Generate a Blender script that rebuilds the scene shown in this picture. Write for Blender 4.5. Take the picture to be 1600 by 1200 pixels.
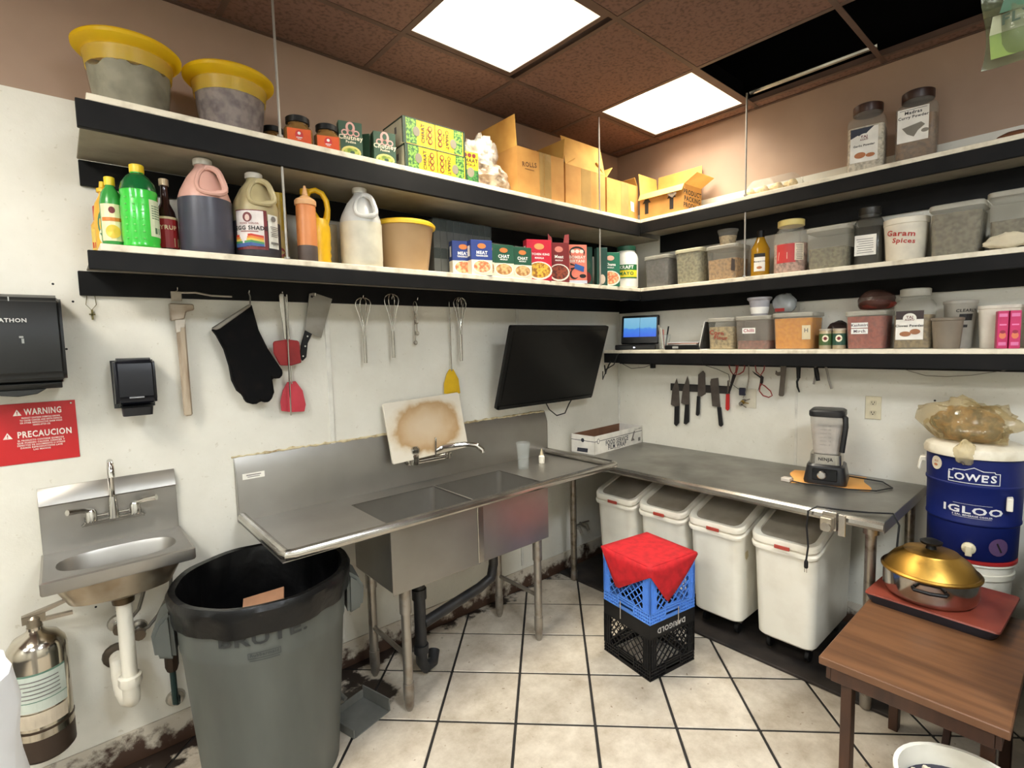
import bpy, bmesh, math, random
from mathutils import Vector, Matrix, noise as mnoise
for o in list(bpy.data.objects): bpy.data.objects.remove(o)
S = bpy.context.scene
COL = S.collection
R = math.radians
PI = math.pi
random.seed(7)
# ---------------------------------------------------------------- camera
cam = bpy.data.cameras.new('camera'); cam.sensor_width = 36; cam.lens = 18.217; cam.clip_start = .02
co = bpy.data.objects.new('camera', cam); COL.objects.link(co)
CM = ((0.75203833, -0.07151339, 0.65522834), (-0.65870549, -0.04632035, 0.75097370), (-0.02335427, -0.99636352, -0.08194094))
CAM = (-3.24, -2.46, 1.62)
co.matrix_world = Matrix(((CM[0][0], -CM[0][1], -CM[0][2], CAM[0]), (CM[1][0], -CM[1][1], -CM[1][2], CAM[1]), (CM[2][0], -CM[2][1], -CM[2][2], CAM[2]), (0, 0, 0, 1)))
S.camera = co
# ---------------------------------------------------------------- world, exposure
w = bpy.data.worlds.new('world'); S.world = w; w.use_nodes = True
w.node_tree.nodes['Background'].inputs[0].default_value = (.9, .95, 1, 1)
w.node_tree.nodes['Background'].inputs[1].default_value = .12
S.view_settings.view_transform = 'Standard'; S.view_settings.look = 'None'
S.view_settings.gamma = 1; S.view_settings.use_curve_mapping = False
S.view_settings.exposure = 0.12
# diffuser emission and tint: two old warm troffers over the counters, stronger unseen ones in the rest of the kitchen, the last one added
WARM, COOL = (255, 247, 228), (243, 250, 255)
LAMP = [(1.0, WARM), (1.0, WARM), (46, (255, 248, 234)), (50, COOL), (64, COOL), (48, COOL), (3, COOL)]
BEAM = 17.0          # watts thrown downwards by each old prismatic troffer
# troffer lens rectangles (x0,x1,y0,y1); the first two are in view, the others are unseen, the last one added to brighten the floor and right side
TROFFERS = [(-1.99, -1.42, -1.0, -.415), (-.70, -.13, -1.0, -.415), (-4.56, -3.99, -1.64, -1.06), (-4.56, -3.99, -3.57, -2.99), (-2.62, -2.03, -3.57, -2.99), (-5.86, -5.28, -2.28, -1.70), (-2.62, -2.03, -2.28, -1.70)]

# ---------------------------------------------------------------- materials
def lin(c):
    return tuple(((x/255)/12.92 if x/255 <= .04045 else ((x/255+.055)/1.055)**2.4) for x in c) + (1,)
MC = {}
def M(c, r=.5, m=0, n=None, b=None, a=1, em=0, coat=0, key=None, spec=.5, tl=0):
    """procedural principled material. n=(scale,col2,lo,hi[,stretch]) colour noise; b=(scale,strength) bump; a=opacity"""
    k = key or (tuple(c), r, m, n, b, a, em, coat, spec, tl)
    if k in MC: return MC[k]
    mt = bpy.data.materials.new('surface_%03d' % len(MC)); MC[k] = mt
    mt.use_nodes = True; nt = mt.node_tree; p = nt.nodes['Principled BSDF']; L = nt.links.new
    p.inputs['Base Color'].default_value = lin(c); p.inputs['Roughness'].default_value = r; p.inputs['Metallic'].default_value = m
    p.inputs['Specular IOR Level'].default_value = spec
    if coat: p.inputs['Coat Weight'].default_value = coat
    tc = nt.nodes.new('ShaderNodeTexCoord')
    def noise(scale, stretch=None, det=4):
        t = nt.nodes.new('ShaderNodeTexNoise'); t.inputs['Scale'].default_value = scale; t.inputs['Detail'].default_value = det
        if stretch:
            mp = nt.nodes.new('ShaderNodeMapping'); mp.inputs['Scale'].default_value = stretch; L(tc.outputs['Object'], mp.inputs[0]); L(mp.outputs[0], t.inputs[0])
        else: L(tc.outputs['Object'], t.inputs[0])
        return t
    if n is None and not em: n = (14, tuple(max(0, int(x*.88)) for x in c), .35, .8)
    if n:
        t = noise(n[0], n[4] if len(n) > 4 else None)
        rp = nt.nodes.new('ShaderNodeValToRGB'); rp.color_ramp.elements[0].position = n[2]; rp.color_ramp.elements[1].position = n[3]
        rp.color_ramp.elements[0].color = lin(c); rp.color_ramp.elements[1].color = lin(n[1])
        L(t.outputs[0], rp.inputs[0]); L(rp.outputs[0], p.inputs['Base Color'])
    if b:
        t = noise(b[0], b[2] if len(b) > 2 else None, 3); bp = nt.nodes.new('ShaderNodeBump'); bp.inputs['Strength'].default_value = b[1]; bp.inputs['Distance'].default_value = .0015 if b[0] >= 40 else .006
        L(t.outputs[0], bp.inputs['Height']); L(bp.outputs[0], p.inputs['Normal'])
    if em:
        p.inputs['Emission Color'].default_value = lin(c); p.inputs['Emission Strength'].default_value = em
    if tl:      # thin plastic or paper that lets light through
        tn = nt.nodes.new('ShaderNodeBsdfTranslucent'); tn.inputs[0].default_value = lin(c); mx = nt.nodes.new('ShaderNodeMixShader'); mx.inputs[0].default_value = tl
        L(p.outputs[0], mx.inputs[1]); L(tn.outputs[0], mx.inputs[2]); L(mx.outputs[0], nt.nodes['Material Output'].inputs[0])
    if a < 1:
        tr = nt.nodes.new('ShaderNodeBsdfTransparent'); tr.inputs[0].default_value = tuple(.25*x+.75 for x in lin(c)[:3])+(1,)
        mx = nt.nodes.new('ShaderNodeMixShader'); mx.inputs[0].default_value = a
        L(tr.outputs[0], mx.inputs[1]); L(p.outputs[0], mx.inputs[2]); L(mx.outputs[0], nt.nodes['Material Output'].inputs[0])
    return mt
BLACKP = M((12, 12, 13), .6, n=(9, (24, 22, 22), .45, .8), spec=.2)          # black painted timber
SHELFW = M((226, 217, 196), .5, n=(18, (176, 164, 140), .5, .8))      # white shelf boards
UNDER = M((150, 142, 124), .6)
STEEL = M((168, 165, 159), .4, .9, n=(3, (150, 146, 139), .35, .75))
STEELR = M((196, 192, 184), .22, .95, n=(6, (150, 144, 136), .4, .8))
CHROME = M((215, 213, 208), .1, 1, n=(5, (190, 186, 180), .4, .8))
TARN = M((158, 152, 143), .4, .8, n=(16, (124, 108, 94), .5, .8))
WHITEP = M((236, 231, 216), .42, n=(7, (214, 206, 186), .45, .8))
OFFW = M((220, 214, 200), .5)
BLK = M((12, 12, 13), .45, spec=.3)
BLKG = M((7, 7, 8), .25, spec=.35)
RED = M((196, 22, 32), .8, n=(30, (168, 14, 24), .4, .7), b=(120, .15))
CARD = M((198, 146, 76), .8, n=(8, (176, 122, 58), .4, .75), b=(50, .05))
CARDIN = M((216, 166, 84), .8, n=(8, (196, 142, 66), .4, .75))
CLEAR = M((226, 224, 214), .2, a=.16)
FROST = M((206, 202, 188), .4, a=.55)
GLASS = M((236, 240, 238), .05, a=.12)
WRAP = M((240, 238, 230), .12, a=.3, b=(30, .8))
LBL = M((240, 236, 226), .5)
INK = M((28, 26, 26), .6)
GREYINK = M((120, 116, 112), .6)
WHT = M((248, 246, 240), .5)

# ---------------------------------------------------------------- mesh helpers
def smooth(pts, k=3, loop=False):
    P = [Vector(p) for p in pts]; n = len(P); out = []
    for i in range(n if loop else n-1):
        g = (lambda j: P[j % n]) if loop else (lambda j: P[min(max(j, 0), n-1)])
        a, b, c, d = g(i-1), g(i), g(i+1), g(i+2)
        for q in range(k):
            t = q/k; out.append(.5*((2*b)+(c-a)*t+(2*a-5*b+4*c-d)*t*t+(3*b-a-3*c+d)*t**3))
    return out if loop else out+[P[-1]]
class G:
    def __init__(s): s.v = []; s.f = []
    def add(s, vs, fs):
        k = len(s.v); s.v += [tuple(p) for p in vs]; s.f += [tuple(i+k for i in f) for f in fs]; return s
    def box(s, x0, x1, y0, y1, z0, z1):
        return s.add([(x0,y0,z0),(x1,y0,z0),(x1,y1,z0),(x0,y1,z0),(x0,y0,z1),(x1,y0,z1),(x1,y1,z1),(x0,y1,z1)],
                     [(0,3,2,1),(4,5,6,7),(0,1,5,4),(1,2,6,5),(2,3,7,6),(3,0,4,7)])
    def rings(s, rs, c0=True, c1=True, loop=False):
        n = len(rs[0]); vs = [p for r in rs for p in r]; fs = []
        m = len(rs)
        for i in range(m if loop else m-1):
            for j in range(n):
                a = i*n+j; b2 = i*n+(j+1) % n; k = (i+1) % m
                fs.append((a, b2, k*n+(j+1) % n, k*n+j))
        if c0 and not loop: fs.append(tuple(range(n))[::-1])
        if c1 and not loop: fs.append(tuple((m-1)*n+j for j in range(n)))
        return s.add(vs, fs)
    def lathe(s, prof, n=24, c=(0, 0), sx=1, sy=1, c0=True, c1=True):
        return s.rings([[(c[0]+sx*r*math.cos(2*PI*j/n), c[1]+sy*r*math.sin(2*PI*j/n), z) for j in range(n)] for r, z in prof], c0, c1)
    def tube(s, pts, r, n=8, loop=False):
        P = [Vector(p) for p in pts]; rs = []; m = len(P)
        up = None
        for i, p in enumerate(P):
            if loop: t = P[(i+1) % m]-P[i-1]
            else: t = P[min(i+1, m-1)]-P[max(i-1, 0)]
            if t.length < 1e-9: t = Vector((0, 0, 1))
            t.normalize()
            if up is None:
                up = Vector((0, 0, 1)) if abs(t.z) < .9 else Vector((1, 0, 0))
            u = (up-t*up.dot(t)).normalized(); v = t.cross(u); up = u
            rr = r[i] if isinstance(r, (list, tuple)) else r
            rs.append([p+rr*(math.cos(2*PI*j/n)*u+math.sin(2*PI*j/n)*v) for j in range(n)])
        return s.rings(rs, loop=loop)
    def prism(s, poly, a, b, pl='xz'):
        f = {'xz': lambda p, t: (p[0], t, p[1]), 'xy': lambda p, t: (p[0], p[1], t), 'yz': lambda p, t: (t, p[0], p[1])}[pl]
        return s.rings([[f(p, a) for p in poly], [f(p, b) for p in poly]])
    def rl(s, L, n=4, c0=True, c1=True):
        """loft of rounded rectangles (w,d,z,r[,ox,oy])"""
        rs = []
        for q in L:
            w_, d_, z, r = q[:4]; ox, oy = (q[4], q[5]) if len(q) > 4 else (0, 0); ring = []
            for k, (sx, sy) in enumerate(((1, 1), (-1, 1), (-1, -1), (1, -1))):
                for j in range(n+1):
                    a = PI/2*(k+j/n); ring.append((ox+sx*(w_/2-r)+r*math.cos(a), oy+sy*(d_/2-r)+r*math.sin(a), z))
            rs.append(ring)
        return s.rings(rs, c0, c1)
    def grid(s, f, nu, nv):
        vs = [f(i/nu, j/nv) for j in range(nv+1) for i in range(nu+1)]
        return s.add(vs, [(j*(nu+1)+i, j*(nu+1)+i+1, (j+1)*(nu+1)+i+1, (j+1)*(nu+1)+i) for j in range(nv) for i in range(nu)])
    def xf(s, m, k=0):
        s.v = s.v[:k]+[tuple(m @ Vector(p)) for p in s.v[k:]]; return s
    def mesh(s, bev=0, sm=35, seg=1):
        bm = bmesh.new(); vv = [bm.verts.new(p) for p in s.v]
        for f in s.f:
            try: bm.faces.new([vv[i] for i in f])
            except ValueError: pass
        bmesh.ops.remove_doubles(bm, verts=bm.verts, dist=1e-6)
        bmesh.ops.recalc_face_normals(bm, faces=bm.faces)
        if bev:
            es = [e for e in bm.edges if len(e.link_faces) == 2 and e.calc_face_angle(0) > .6]
            bmesh.ops.bevel(bm, geom=es, offset=bev, segments=seg, affect='EDGES', clamp_overlap=True)
        me = bpy.data.meshes.new('mesh'); bm.to_mesh(me); bm.free()
        if sm:
            me.polygons.foreach_set('use_smooth', [True]*len(me.polygons)); me.set_sharp_from_angle(angle=R(sm))
        return me
    def obj(s, name, mat, parent=None, bev=0, sm=35, seg=1, label=None):
        return link(name, s.mesh(bev, sm, seg), mat, parent, label)
def link(name, me, mat, parent=None, label=None):
    o = bpy.data.objects.new(name, me); COL.objects.link(o)
    if mat and not me.materials: me.materials.append(mat)
    if parent: o.parent = parent
    if label: o['label'] = label
    return o
def T(name, label, cat, loc=(0, 0, 0), rz=0, group=None):
    o = bpy.data.objects.new(name, None); COL.objects.link(o); o.empty_display_size = .05
    o.location = loc; o.rotation_euler = (0, 0, rz); return tag(o, label, cat, group)
def tag(o, label, cat, group=None):
    o['label'] = label; o['category'] = cat
    if group: o['group'] = group
    return o
def struct(o): o['kind'] = 'structure'; return o
def copy_tree(o, parent=None):
    c = o.copy(); COL.objects.link(c); c.parent = parent
    for ch in list(o.children): copy_tree(ch, c)
    return c
def face(x, y, f=1.0, base=0):
    """yaw that turns a thing's front towards the open middle of the room; f=0 keeps it square to its wall"""
    th = math.atan2(CAM[0]-x, -(CAM[1]-y)); return base+(th-base)*f

# ---------------------------------------------------------------- print and labels
TX = {}
def text_mesh(t):
    if t not in TX:
        cu = bpy.data.curves.new('t', 'FONT'); cu.body = t; cu.align_x = 'CENTER'; cu.align_y = 'CENTER'; cu.resolution_u = 2; cu.offset = .028; cu.space_character = 1.12
        o = bpy.data.objects.new('t', cu); me = bpy.data.meshes.new_from_object(o)
        TX[t] = ([tuple(v.co) for v in me.vertices], [tuple(p.vertices) for p in me.polygons])
        bpy.data.objects.remove(o); bpy.data.curves.remove(cu); bpy.data.meshes.remove(me)
    return TX[t]
def flat(y): return lambda x, z, o: (x, y-o, z)                        # a front facing -Y
def cyl(rad, c=(0, 0)):
    rf = rad if callable(rad) else (lambda z: rad)
    def f(x, z, o):
        r = rf(z); a = x/r; return (c[0]+(r+o)*math.sin(a), c[1]-(r+o)*math.cos(a), z)
    return f
def sideL(x): return lambda u, z, o: (x-o, u, z)                        # faces -X, u runs along +Y reversed for reading
def sideR(x): return lambda u, z, o: (x+o, u, z)
def decs(parent, fm, items, name='label'):
    """items: (mat, [ops]) ; op = ('r',x,z,w,h) ('d',x,z,rx,rz) ('p',[(x,z)..]) ('t',text,x,z,size[,xscale,rot])"""
    for k, it in enumerate(items):
        mat, ops = it[0], it[1]; g = G(); off = .0007+.0005*k; nm = name
        for op in ops:
            if op[0] == 'r':
                _, x, z, w_, h_ = op; nx = max(1, int(abs(w_)/.012)) if fm.__code__.co_freevars and 'rf' in fm.__code__.co_freevars else 1
                g.grid(lambda u, v: fm(x+(u-.5)*w_, z+(v-.5)*h_, off), nx, 1)
            elif op[0] == 'd':
                _, x, z, rx, rz = op; n = 18
                vs = [fm(x+rx*math.cos(2*PI*j/n), z+rz*math.sin(2*PI*j/n), off) for j in range(n)]
                cc = fm(x, z, off); g.add(vs+[cc], [(j, (j+1) % n, n) for j in range(n)])
            elif op[0] == 'l':      # outline of even width along a polyline
                pts, wd = op[1], op[2]
                for (xa, za), (xb, zb) in zip(pts, pts[1:]):
                    ln = math.hypot(xb-xa, zb-za) or 1; nx, nz_ = -(zb-za)/ln*wd/2, (xb-xa)/ln*wd/2
                    ex, ez = (xb-xa)/ln*wd/2, (zb-za)/ln*wd/2
                    g.grid(lambda u, v: fm(xa-ex+u*(xb-xa+2*ex)+(2*v-1)*nx, za-ez+u*(zb-za+2*ez)+(2*v-1)*nz_, off), max(1, int(ln/.01)), 1)
            elif op[0] == 'p':
                g.add([fm(x, z, off) for x, z in op[1]], [tuple(range(len(op[1])))])
            elif op[0] in 'tw':     # w: text fitted to a width (x,z,height,width)
                if op[0] == 'w':
                    vs_ = text_mesh(op[1])[0]; op = ('t', op[1], op[2], op[3], op[4], op[5]/op[4]/(max(v[0] for v in vs_)-min(v[0] for v in vs_)))
                tx, x, z, sz = op[1:5]; xs = op[5] if len(op) > 5 else 1; ro = R(op[6]) if len(op) > 6 else 0
                vs, fs = text_mesh(tx); nm = 'lettering'
                ca, sa = math.cos(ro), math.sin(ro)
                g.add([fm(x+sz*(xs*a*ca-b*sa), z+sz*(xs*a*sa+b*ca), off) for a, b, _ in vs], fs)
        bmn = g
        me = bpy.data.meshes.new('print'); me.from_pydata(bmn.v, [], bmn.f); me.update()
        link(nm if any(o_[0] in 'tw' for o_ in ops) else name, me, mat, parent)
def lines(x, z, w_, n, dz, h_):
    return [('r', x+((i*37) % 5-2)*w_*.02, z-i*dz, w_*(1-.12*((i*7) % 3)/2), h_) for i in range(n)]
# ================================================================ ROOM
def dirty(c, c2, stain, zlo, zhi, sc=5, rough=.45, thr=.5):
    """painted surface with mottling and blotchy stains that rise from the floor"""
    mt = bpy.data.materials.new('stained_paint'); mt.use_nodes = True; nt = mt.node_tree; L = nt.links.new; p = nt.nodes['Principled BSDF']
    p.inputs['Roughness'].default_value = rough
    tc = nt.nodes.new('ShaderNodeTexCoord'); sp = nt.nodes.new('ShaderNodeSeparateXYZ'); L(tc.outputs['Object'], sp.inputs[0])
    def nz(s_, d=5):
        t = nt.nodes.new('ShaderNodeTexNoise'); t.inputs['Scale'].default_value = s_; t.inputs['Detail'].default_value = d; t.inputs['Roughness'].default_value = .65; L(tc.outputs['Object'], t.inputs[0]); return t.outputs[0]
    def ramp(i, a, b, ca, cb):
        r_ = nt.nodes.new('ShaderNodeValToRGB'); e = r_.color_ramp.elements; e[0].position = a; e[1].position = b; e[0].color = ca; e[1].color = cb; L(i, r_.inputs[0]); return r_.outputs[0]
    base = ramp(nz(1.7), .35, .75, lin(c), lin(c2))
    sc_ = ramp(nz(40, 2), .66, .72, (1, 1, 1, 1), (.72, .68, .6, 1))
    mul = nt.nodes.new('ShaderNodeMix'); mul.data_type = 'RGBA'; mul.blend_type = 'MULTIPLY'; mul.inputs[0].default_value = .5
    L(base, mul.inputs[6]); L(sc_, mul.inputs[7])
    mr = nt.nodes.new('ShaderNodeMapRange'); mr.inputs[1].default_value = zlo; mr.inputs[2].default_value = zhi; mr.inputs[3].default_value = .34; mr.inputs[4].default_value = -.3
    L(sp.outputs[2], mr.inputs[0])
    ad = nt.nodes.new('ShaderNodeMath'); ad.operation = 'ADD'; L(nz(sc), ad.inputs[0]); L(mr.outputs[0], ad.inputs[1])
    fac = ramp(ad.outputs[0], thr, thr+.16, (0, 0, 0, 1), (1, 1, 1, 1))
    mx = nt.nodes.new('ShaderNodeMix'); mx.data_type = 'RGBA'; L(fac, mx.inputs[0]); L(mul.outputs[2], mx.inputs[6]); mx.inputs[7].default_value = lin(stain)
    L(mx.outputs[2], p.inputs['Base Color'])
    bp = nt.nodes.new('ShaderNodeBump'); bp.inputs['Strength'].default_value = .08; bp.inputs['Distance'].default_value = .01; L(nz(55, 2), bp.inputs['Height']); L(bp.outputs[0], p.inputs['Normal'])
    return mt
BROWN = M((166, 140, 120), .6, n=(2.5, (150, 124, 106), .35, .75), b=(40, .03))
FRP = dirty((226, 223, 212), (206, 202, 188), (70, 46, 30), .02, .2, 7, .38, .62)
BASE = dirty((196, 188, 172), (168, 156, 138), (62, 40, 26), .0, .22, 13, .6, .55)
X0, Y0, ZT = -6.4, -4.4, 3.45
wa = struct(G().box(X0, .1, .003, .1, -.05, ZT).obj('wall_left', BROWN, sm=0))
wb = struct(G().box(.003, .1, Y0, .003, -.05, ZT).obj('wall_right', BROWN, sm=0))
struct(G().box(X0-.1, X0, Y0, .1, -.05, ZT).obj('wall_far_left', FRP, sm=0))
struct(G().box(X0-.1, .1, Y0-.1, Y0, -.05, ZT).obj('wall_behind', FRP, sm=0))
xs = [X0, -3.48, -2.262, -1.04, -.0005]
for a, b in zip(xs, xs[1:]): G().box(a+.001, b-.001, 0, .003, 0, 2.51).obj('panel', FRP, wa, sm=0)
ys = [Y0, -2.5, -1.282, -.0005]
for a, b in zip(ys, ys[1:]): G().box(0, .003, a+.001, b-.001, 0, 2.51).obj('panel', FRP, wb, sm=0)
G().box(.0, .003, Y0, -.001, 2.99, ZT-.06).obj('plenum_shade_sheet', M((9, 8, 8), .95, spec=.1), wb, sm=0); G().box(X0, -.001, 0, .003, 2.99, ZT-.06).obj('plenum_shade_sheet', M((9, 8, 8), .95, spec=.1), wa, sm=0)  # dark sheets added above the tiles so the open bays stay in shade
BAT = M((222, 219, 208), .4)
for a in xs[1:-1]: G().box(a-.011, a+.011, -.006, 0, .15, 2.51).obj('seam_strip', BAT, wa, .001)
for a in ys[1:-1]: G().box(-.003, 0, a-.007, a+.007, .15, 2.51).obj('seam_strip', BAT, wb, .001)
struct(G().box(-.012, 0, -.012, 0, 0, 2.51).obj('trim_1', BAT, bev=.003))
struct(G().prism([(-.014, 0), (0, 0), (0, .125), (-.008, .125), (-.014, .11)], X0, -.0, 'yz').obj('baseboard_left', BASE))
struct(G().prism([(-.014, 0), (0, 0), (0, .125), (-.008, .125), (-.014, .11)], Y0, -.014, 'yz').xf(Matrix(((1, 0, 0, 0), (0, 1, 0, 0), (0, 0, 1, 0), (0, 0, 0, 1)))).xf(Matrix(((0, 1, 0, 0), (1, 0, 0, 0), (0, 0, 1, 0), (0, 0, 0, 1)))).obj('baseboard_right', BASE))
# screw holes in the panels
for i, (x, z) in enumerate(((-3.235, 1.86), (-3.185, 1.8), (-3.215, 1.63), (-3.14, .62), (-3.2, .66))):
    G().lathe([(.004, 0), (.004, .001)], 8).xf(Matrix.Translation((x, -.0, z)) @ Matrix.Rotation(PI/2, 4, 'X')).obj('screw_hole', BLK, wa)
G().lathe([(.005, 0), (.005, .001)], 8).xf(Matrix.Translation((0, -1.918, 1.28)) @ Matrix.Rotation(-PI/2, 4, 'Y')).obj('screw_hole', BLK, wb)
# dried silicone bead round the sink splash
tag(G().tube([(-2.71+.0151*i, -.005, 1.151+random.uniform(-.003, .003)) for i in range(126)], [random.uniform(.003, .008) for i in range(126)], 6).obj('sealant_bead', M((206, 192, 156), .6, n=(30, (150, 128, 90), .45, .7))), 'yellowed sealant bead along the top of the two-bowl sink splashback', 'sealant')

# floor: grout bed + single tiles laid diagonally
GROUT = M((34, 31, 29), .7, n=(20, (16, 14, 13), .4, .7))
fl = struct(G().box(X0, 0, Y0, 0, -.05, -.004).obj('floor', GROUT, sm=0))
def tile_mat():
    mt = bpy.data.materials.new('mottled_tile'); mt.use_nodes = True; nt = mt.node_tree; L = nt.links.new; p = nt.nodes['Principled BSDF']
    geo = nt.nodes.new('ShaderNodeNewGeometry')
    def nz(s_, d, ro=.6):
        t = nt.nodes.new('ShaderNodeTexNoise'); t.inputs['Scale'].default_value = s_; t.inputs['Detail'].default_value = d; t.inputs['Roughness'].default_value = ro; L(geo.outputs['Position'], t.inputs[0]); return t.outputs[0]
    def ramp(i, a, b, ca, cb):
        r_ = nt.nodes.new('ShaderNodeValToRGB'); e = r_.color_ramp.elements; e[0].position = a; e[1].position = b; e[0].color = ca; e[1].color = cb; L(i, r_.inputs[0]); return r_.outputs[0]
    a = ramp(nz(7, 8, .7), .36, .7, lin((208, 198, 182)), lin((166, 153, 134)))
    b = ramp(nz(38, 2), .69, .74, (1, 1, 1, 1), (.45, .38, .3, 1))
    m1 = nt.nodes.new('ShaderNodeMix'); m1.data_type = 'RGBA'; m1.blend_type = 'MULTIPLY'; m1.inputs[0].default_value = .8; L(a, m1.inputs[6]); L(b, m1.inputs[7])
    oi = nt.nodes.new('ShaderNodeObjectInfo'); tn = ramp(oi.outputs['Random'], 0, 1, (.88, .88, .88, 1), (1, 1, 1, 1))
    m2 = nt.nodes.new('ShaderNodeMix'); m2.data_type = 'RGBA'; m2.blend_type = 'MULTIPLY'; m2.inputs[0].default_value = 1; L(m1.outputs[2], m2.inputs[6]); L(tn, m2.inputs[7])
    # black grease that has built up along the wall under the sink
    sp = nt.nodes.new('ShaderNodeSeparateXYZ'); L(geo.outputs['Position'], sp.inputs[0])
    def rng(o_, a_, b_, c_, d_):
        q = nt.nodes.new('ShaderNodeMapRange'); q.inputs[1].default_value = a_; q.inputs[2].default_value = b_; q.inputs[3].default_value = c_; q.inputs[4].default_value = d_; L(o_, q.inputs[0]); return q.outputs[0]
    def mth(op, i, j):
        q = nt.nodes.new('ShaderNodeMath'); q.operation = op
        for k_, v_ in ((0, i), (1, j)):
            if isinstance(v_, (int, float)): q.inputs[k_].default_value = v_
            else: L(v_, q.inputs[k_])
        return q.outputs[0]
    d1 = mth('ADD', rng(sp.outputs[1], -.32, 0, -.35, .32), rng(sp.outputs[0], -2.6, -1.2, .16, -.05))
    # spill round the front left sink leg
    dx = mth('MULTIPLY', mth('SUBTRACT', sp.outputs[0], -2.26), 3.2); dy = mth('MULTIPLY', mth('SUBTRACT', sp.outputs[1], -.28), 3.0)
    d2 = mth('SUBTRACT', .6, mth('SQRT', mth('ADD', mth('MULTIPLY', dx, dx), mth('MULTIPLY', dy, dy)), 0))
    fac = ramp(mth('ADD', nz(9, 6), mth('MAXIMUM', d1, d2)), .66, .76, (0, 0, 0, 1), (1, 1, 1, 1))
    m3 = nt.nodes.new('ShaderNodeMix'); m3.data_type = 'RGBA'; L(fac, m3.inputs[0]); L(m2.outputs[2], m3.inputs[6]); m3.inputs[7].default_value = lin((40, 30, 24))
    L(m3.outputs[2], p.inputs['Base Color']); p.inputs['Roughness'].default_value = .4
    bp = nt.nodes.new('ShaderNodeBump'); bp.inputs['Strength'].default_value = .12; bp.inputs['Distance'].default_value = .01; L(nz(22, 5), bp.inputs['Height']); L(bp.outputs[0], p.inputs['Normal'])
    return mt
TILE = tile_mat()
ang = -.78786; pit = .33612; ou, ov = -.50059, 2.07452
ca, sa = math.cos(ang), math.sin(ang)
def clip(poly, nx, ny, d):
    out = []
    for i in range(len(poly)):
        a, b = poly[i-1], poly[i]; fa = nx*a[0]+ny*a[1]-d; fb = nx*b[0]+ny*b[1]-d
        if (fa < 0) != (fb < 0): t = fa/(fa-fb); out.append((a[0]+t*(b[0]-a[0]), a[1]+t*(b[1]-a[1])))
        if fb >= 0: out.append(b)
    return out
full = None
cells = []
for i in range(-14, 14):
    for j in range(-12, 14):
        g_ = .006
        q = [(u*ca-v*sa+CAM[0], u*sa+v*ca+CAM[1]) for u, v in ((ou+i*pit+g_, ov+j*pit+g_), (ou+(i+1)*pit-g_, ov+j*pit+g_), (ou+(i+1)*pit-g_, ov+(j+1)*pit-g_), (ou+i*pit+g_, ov+(j+1)*pit-g_))]
        p4 = q
        for nx, ny, d in ((-1, 0, .016), (0, -1, .016), (1, 0, -4.7), (0, 1, -3.6)): p4 = clip(p4, nx, ny, d) if p4 else p4
        if len(p4) > 2: cells.append((q, p4))
for q, p4 in cells:
    cx = sum(a for a, b in q)/4; cy = sum(b for a, b in q)/4
    if len(p4) == 4 and p4[0] in q and p4[2] in q and p4[1] in q and p4[3] in q:
        if full is None: full = G().prism([(a-cx, b-cy) for a, b in q], -.012, 0, 'xy').mesh(.002, 0)
        o = link('tile', full, TILE, fl)
    else:
        o = G().prism([(a-cx, b-cy) for a, b in p4], -.012, 0, 'xy').obj('tile', TILE, fl, sm=0)
    o.location = (cx, cy, random.uniform(-.0006, .0004))

# ceiling: dark void, lay-in tiles on a grid, two of the bays left open
VOID = M((9, 8, 8), .95, spec=.1)  # shade of the space above the tiles put into a near-black colour
ce = struct(G().box(X0, 0, Y0, 0, ZT-.05, ZT).obj('ceiling', VOID, sm=0))
CT = M((118, 88, 76), .85, n=(60, (92, 68, 58), .48, .66), b=(90, .4))
BAR = M((92, 70, 60), .6)
gx = [X0]+[-5.9, -5.25, -4.60, -3.95, -3.3, -2.65, -2.01, -1.36, -.715, -.095, 0]
gy = [Y0]+[-4.25, -3.61, -2.95, -2.31, -1.665, -1.035, -.375, 0]
ZC = 2.97
def istrof(xm, ym): return any(a < xm < b and c < ym < d for a, b, c, d in TROFFERS)
openb = [(-.4, -1.35), (-.4, -1.99)]
for a, b in zip(gx, gx[1:]):
    for c, d in zip(gy, gy[1:]):
        xm, ym = (a+b)/2, (c+d)/2
        if istrof(xm, ym) or any(a < p < b and c < q < d for p, q in openb): continue
        o = G().box(a+.008, b-.008, c+.008, d-.008, ZC, ZC+.016).obj('ceiling_tile', CT, ce, .003)
        if abs(xm+.4) < .3 and abs(ym+.7) < .1: pass
for a in gx[1:-1]: G().box(a-.012, a+.012, Y0, 0, ZC-.003, ZC+.0).box(a-.003, a+.003, Y0, 0, ZC, ZC+.03).obj('grid_bar', BAR, ce, sm=0)
for c in gy[1:-1]:
    g = G()
    for a, b in zip(gx, gx[1:]): g.box(a+.0121, b-.0121, c-.012, c+.012, ZC-.003, ZC)
    g.obj('grid_bar', BAR, ce, sm=0)
G().box(X0, 0, -.02, 0, ZC-.006, ZC-.003).obj('edge_angle', BAR, ce, sm=0)
G().box(-.02, 0, Y0, -.02, ZC-.006, ZC-.003).obj('edge_angle', BAR, ce, sm=0)
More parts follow.
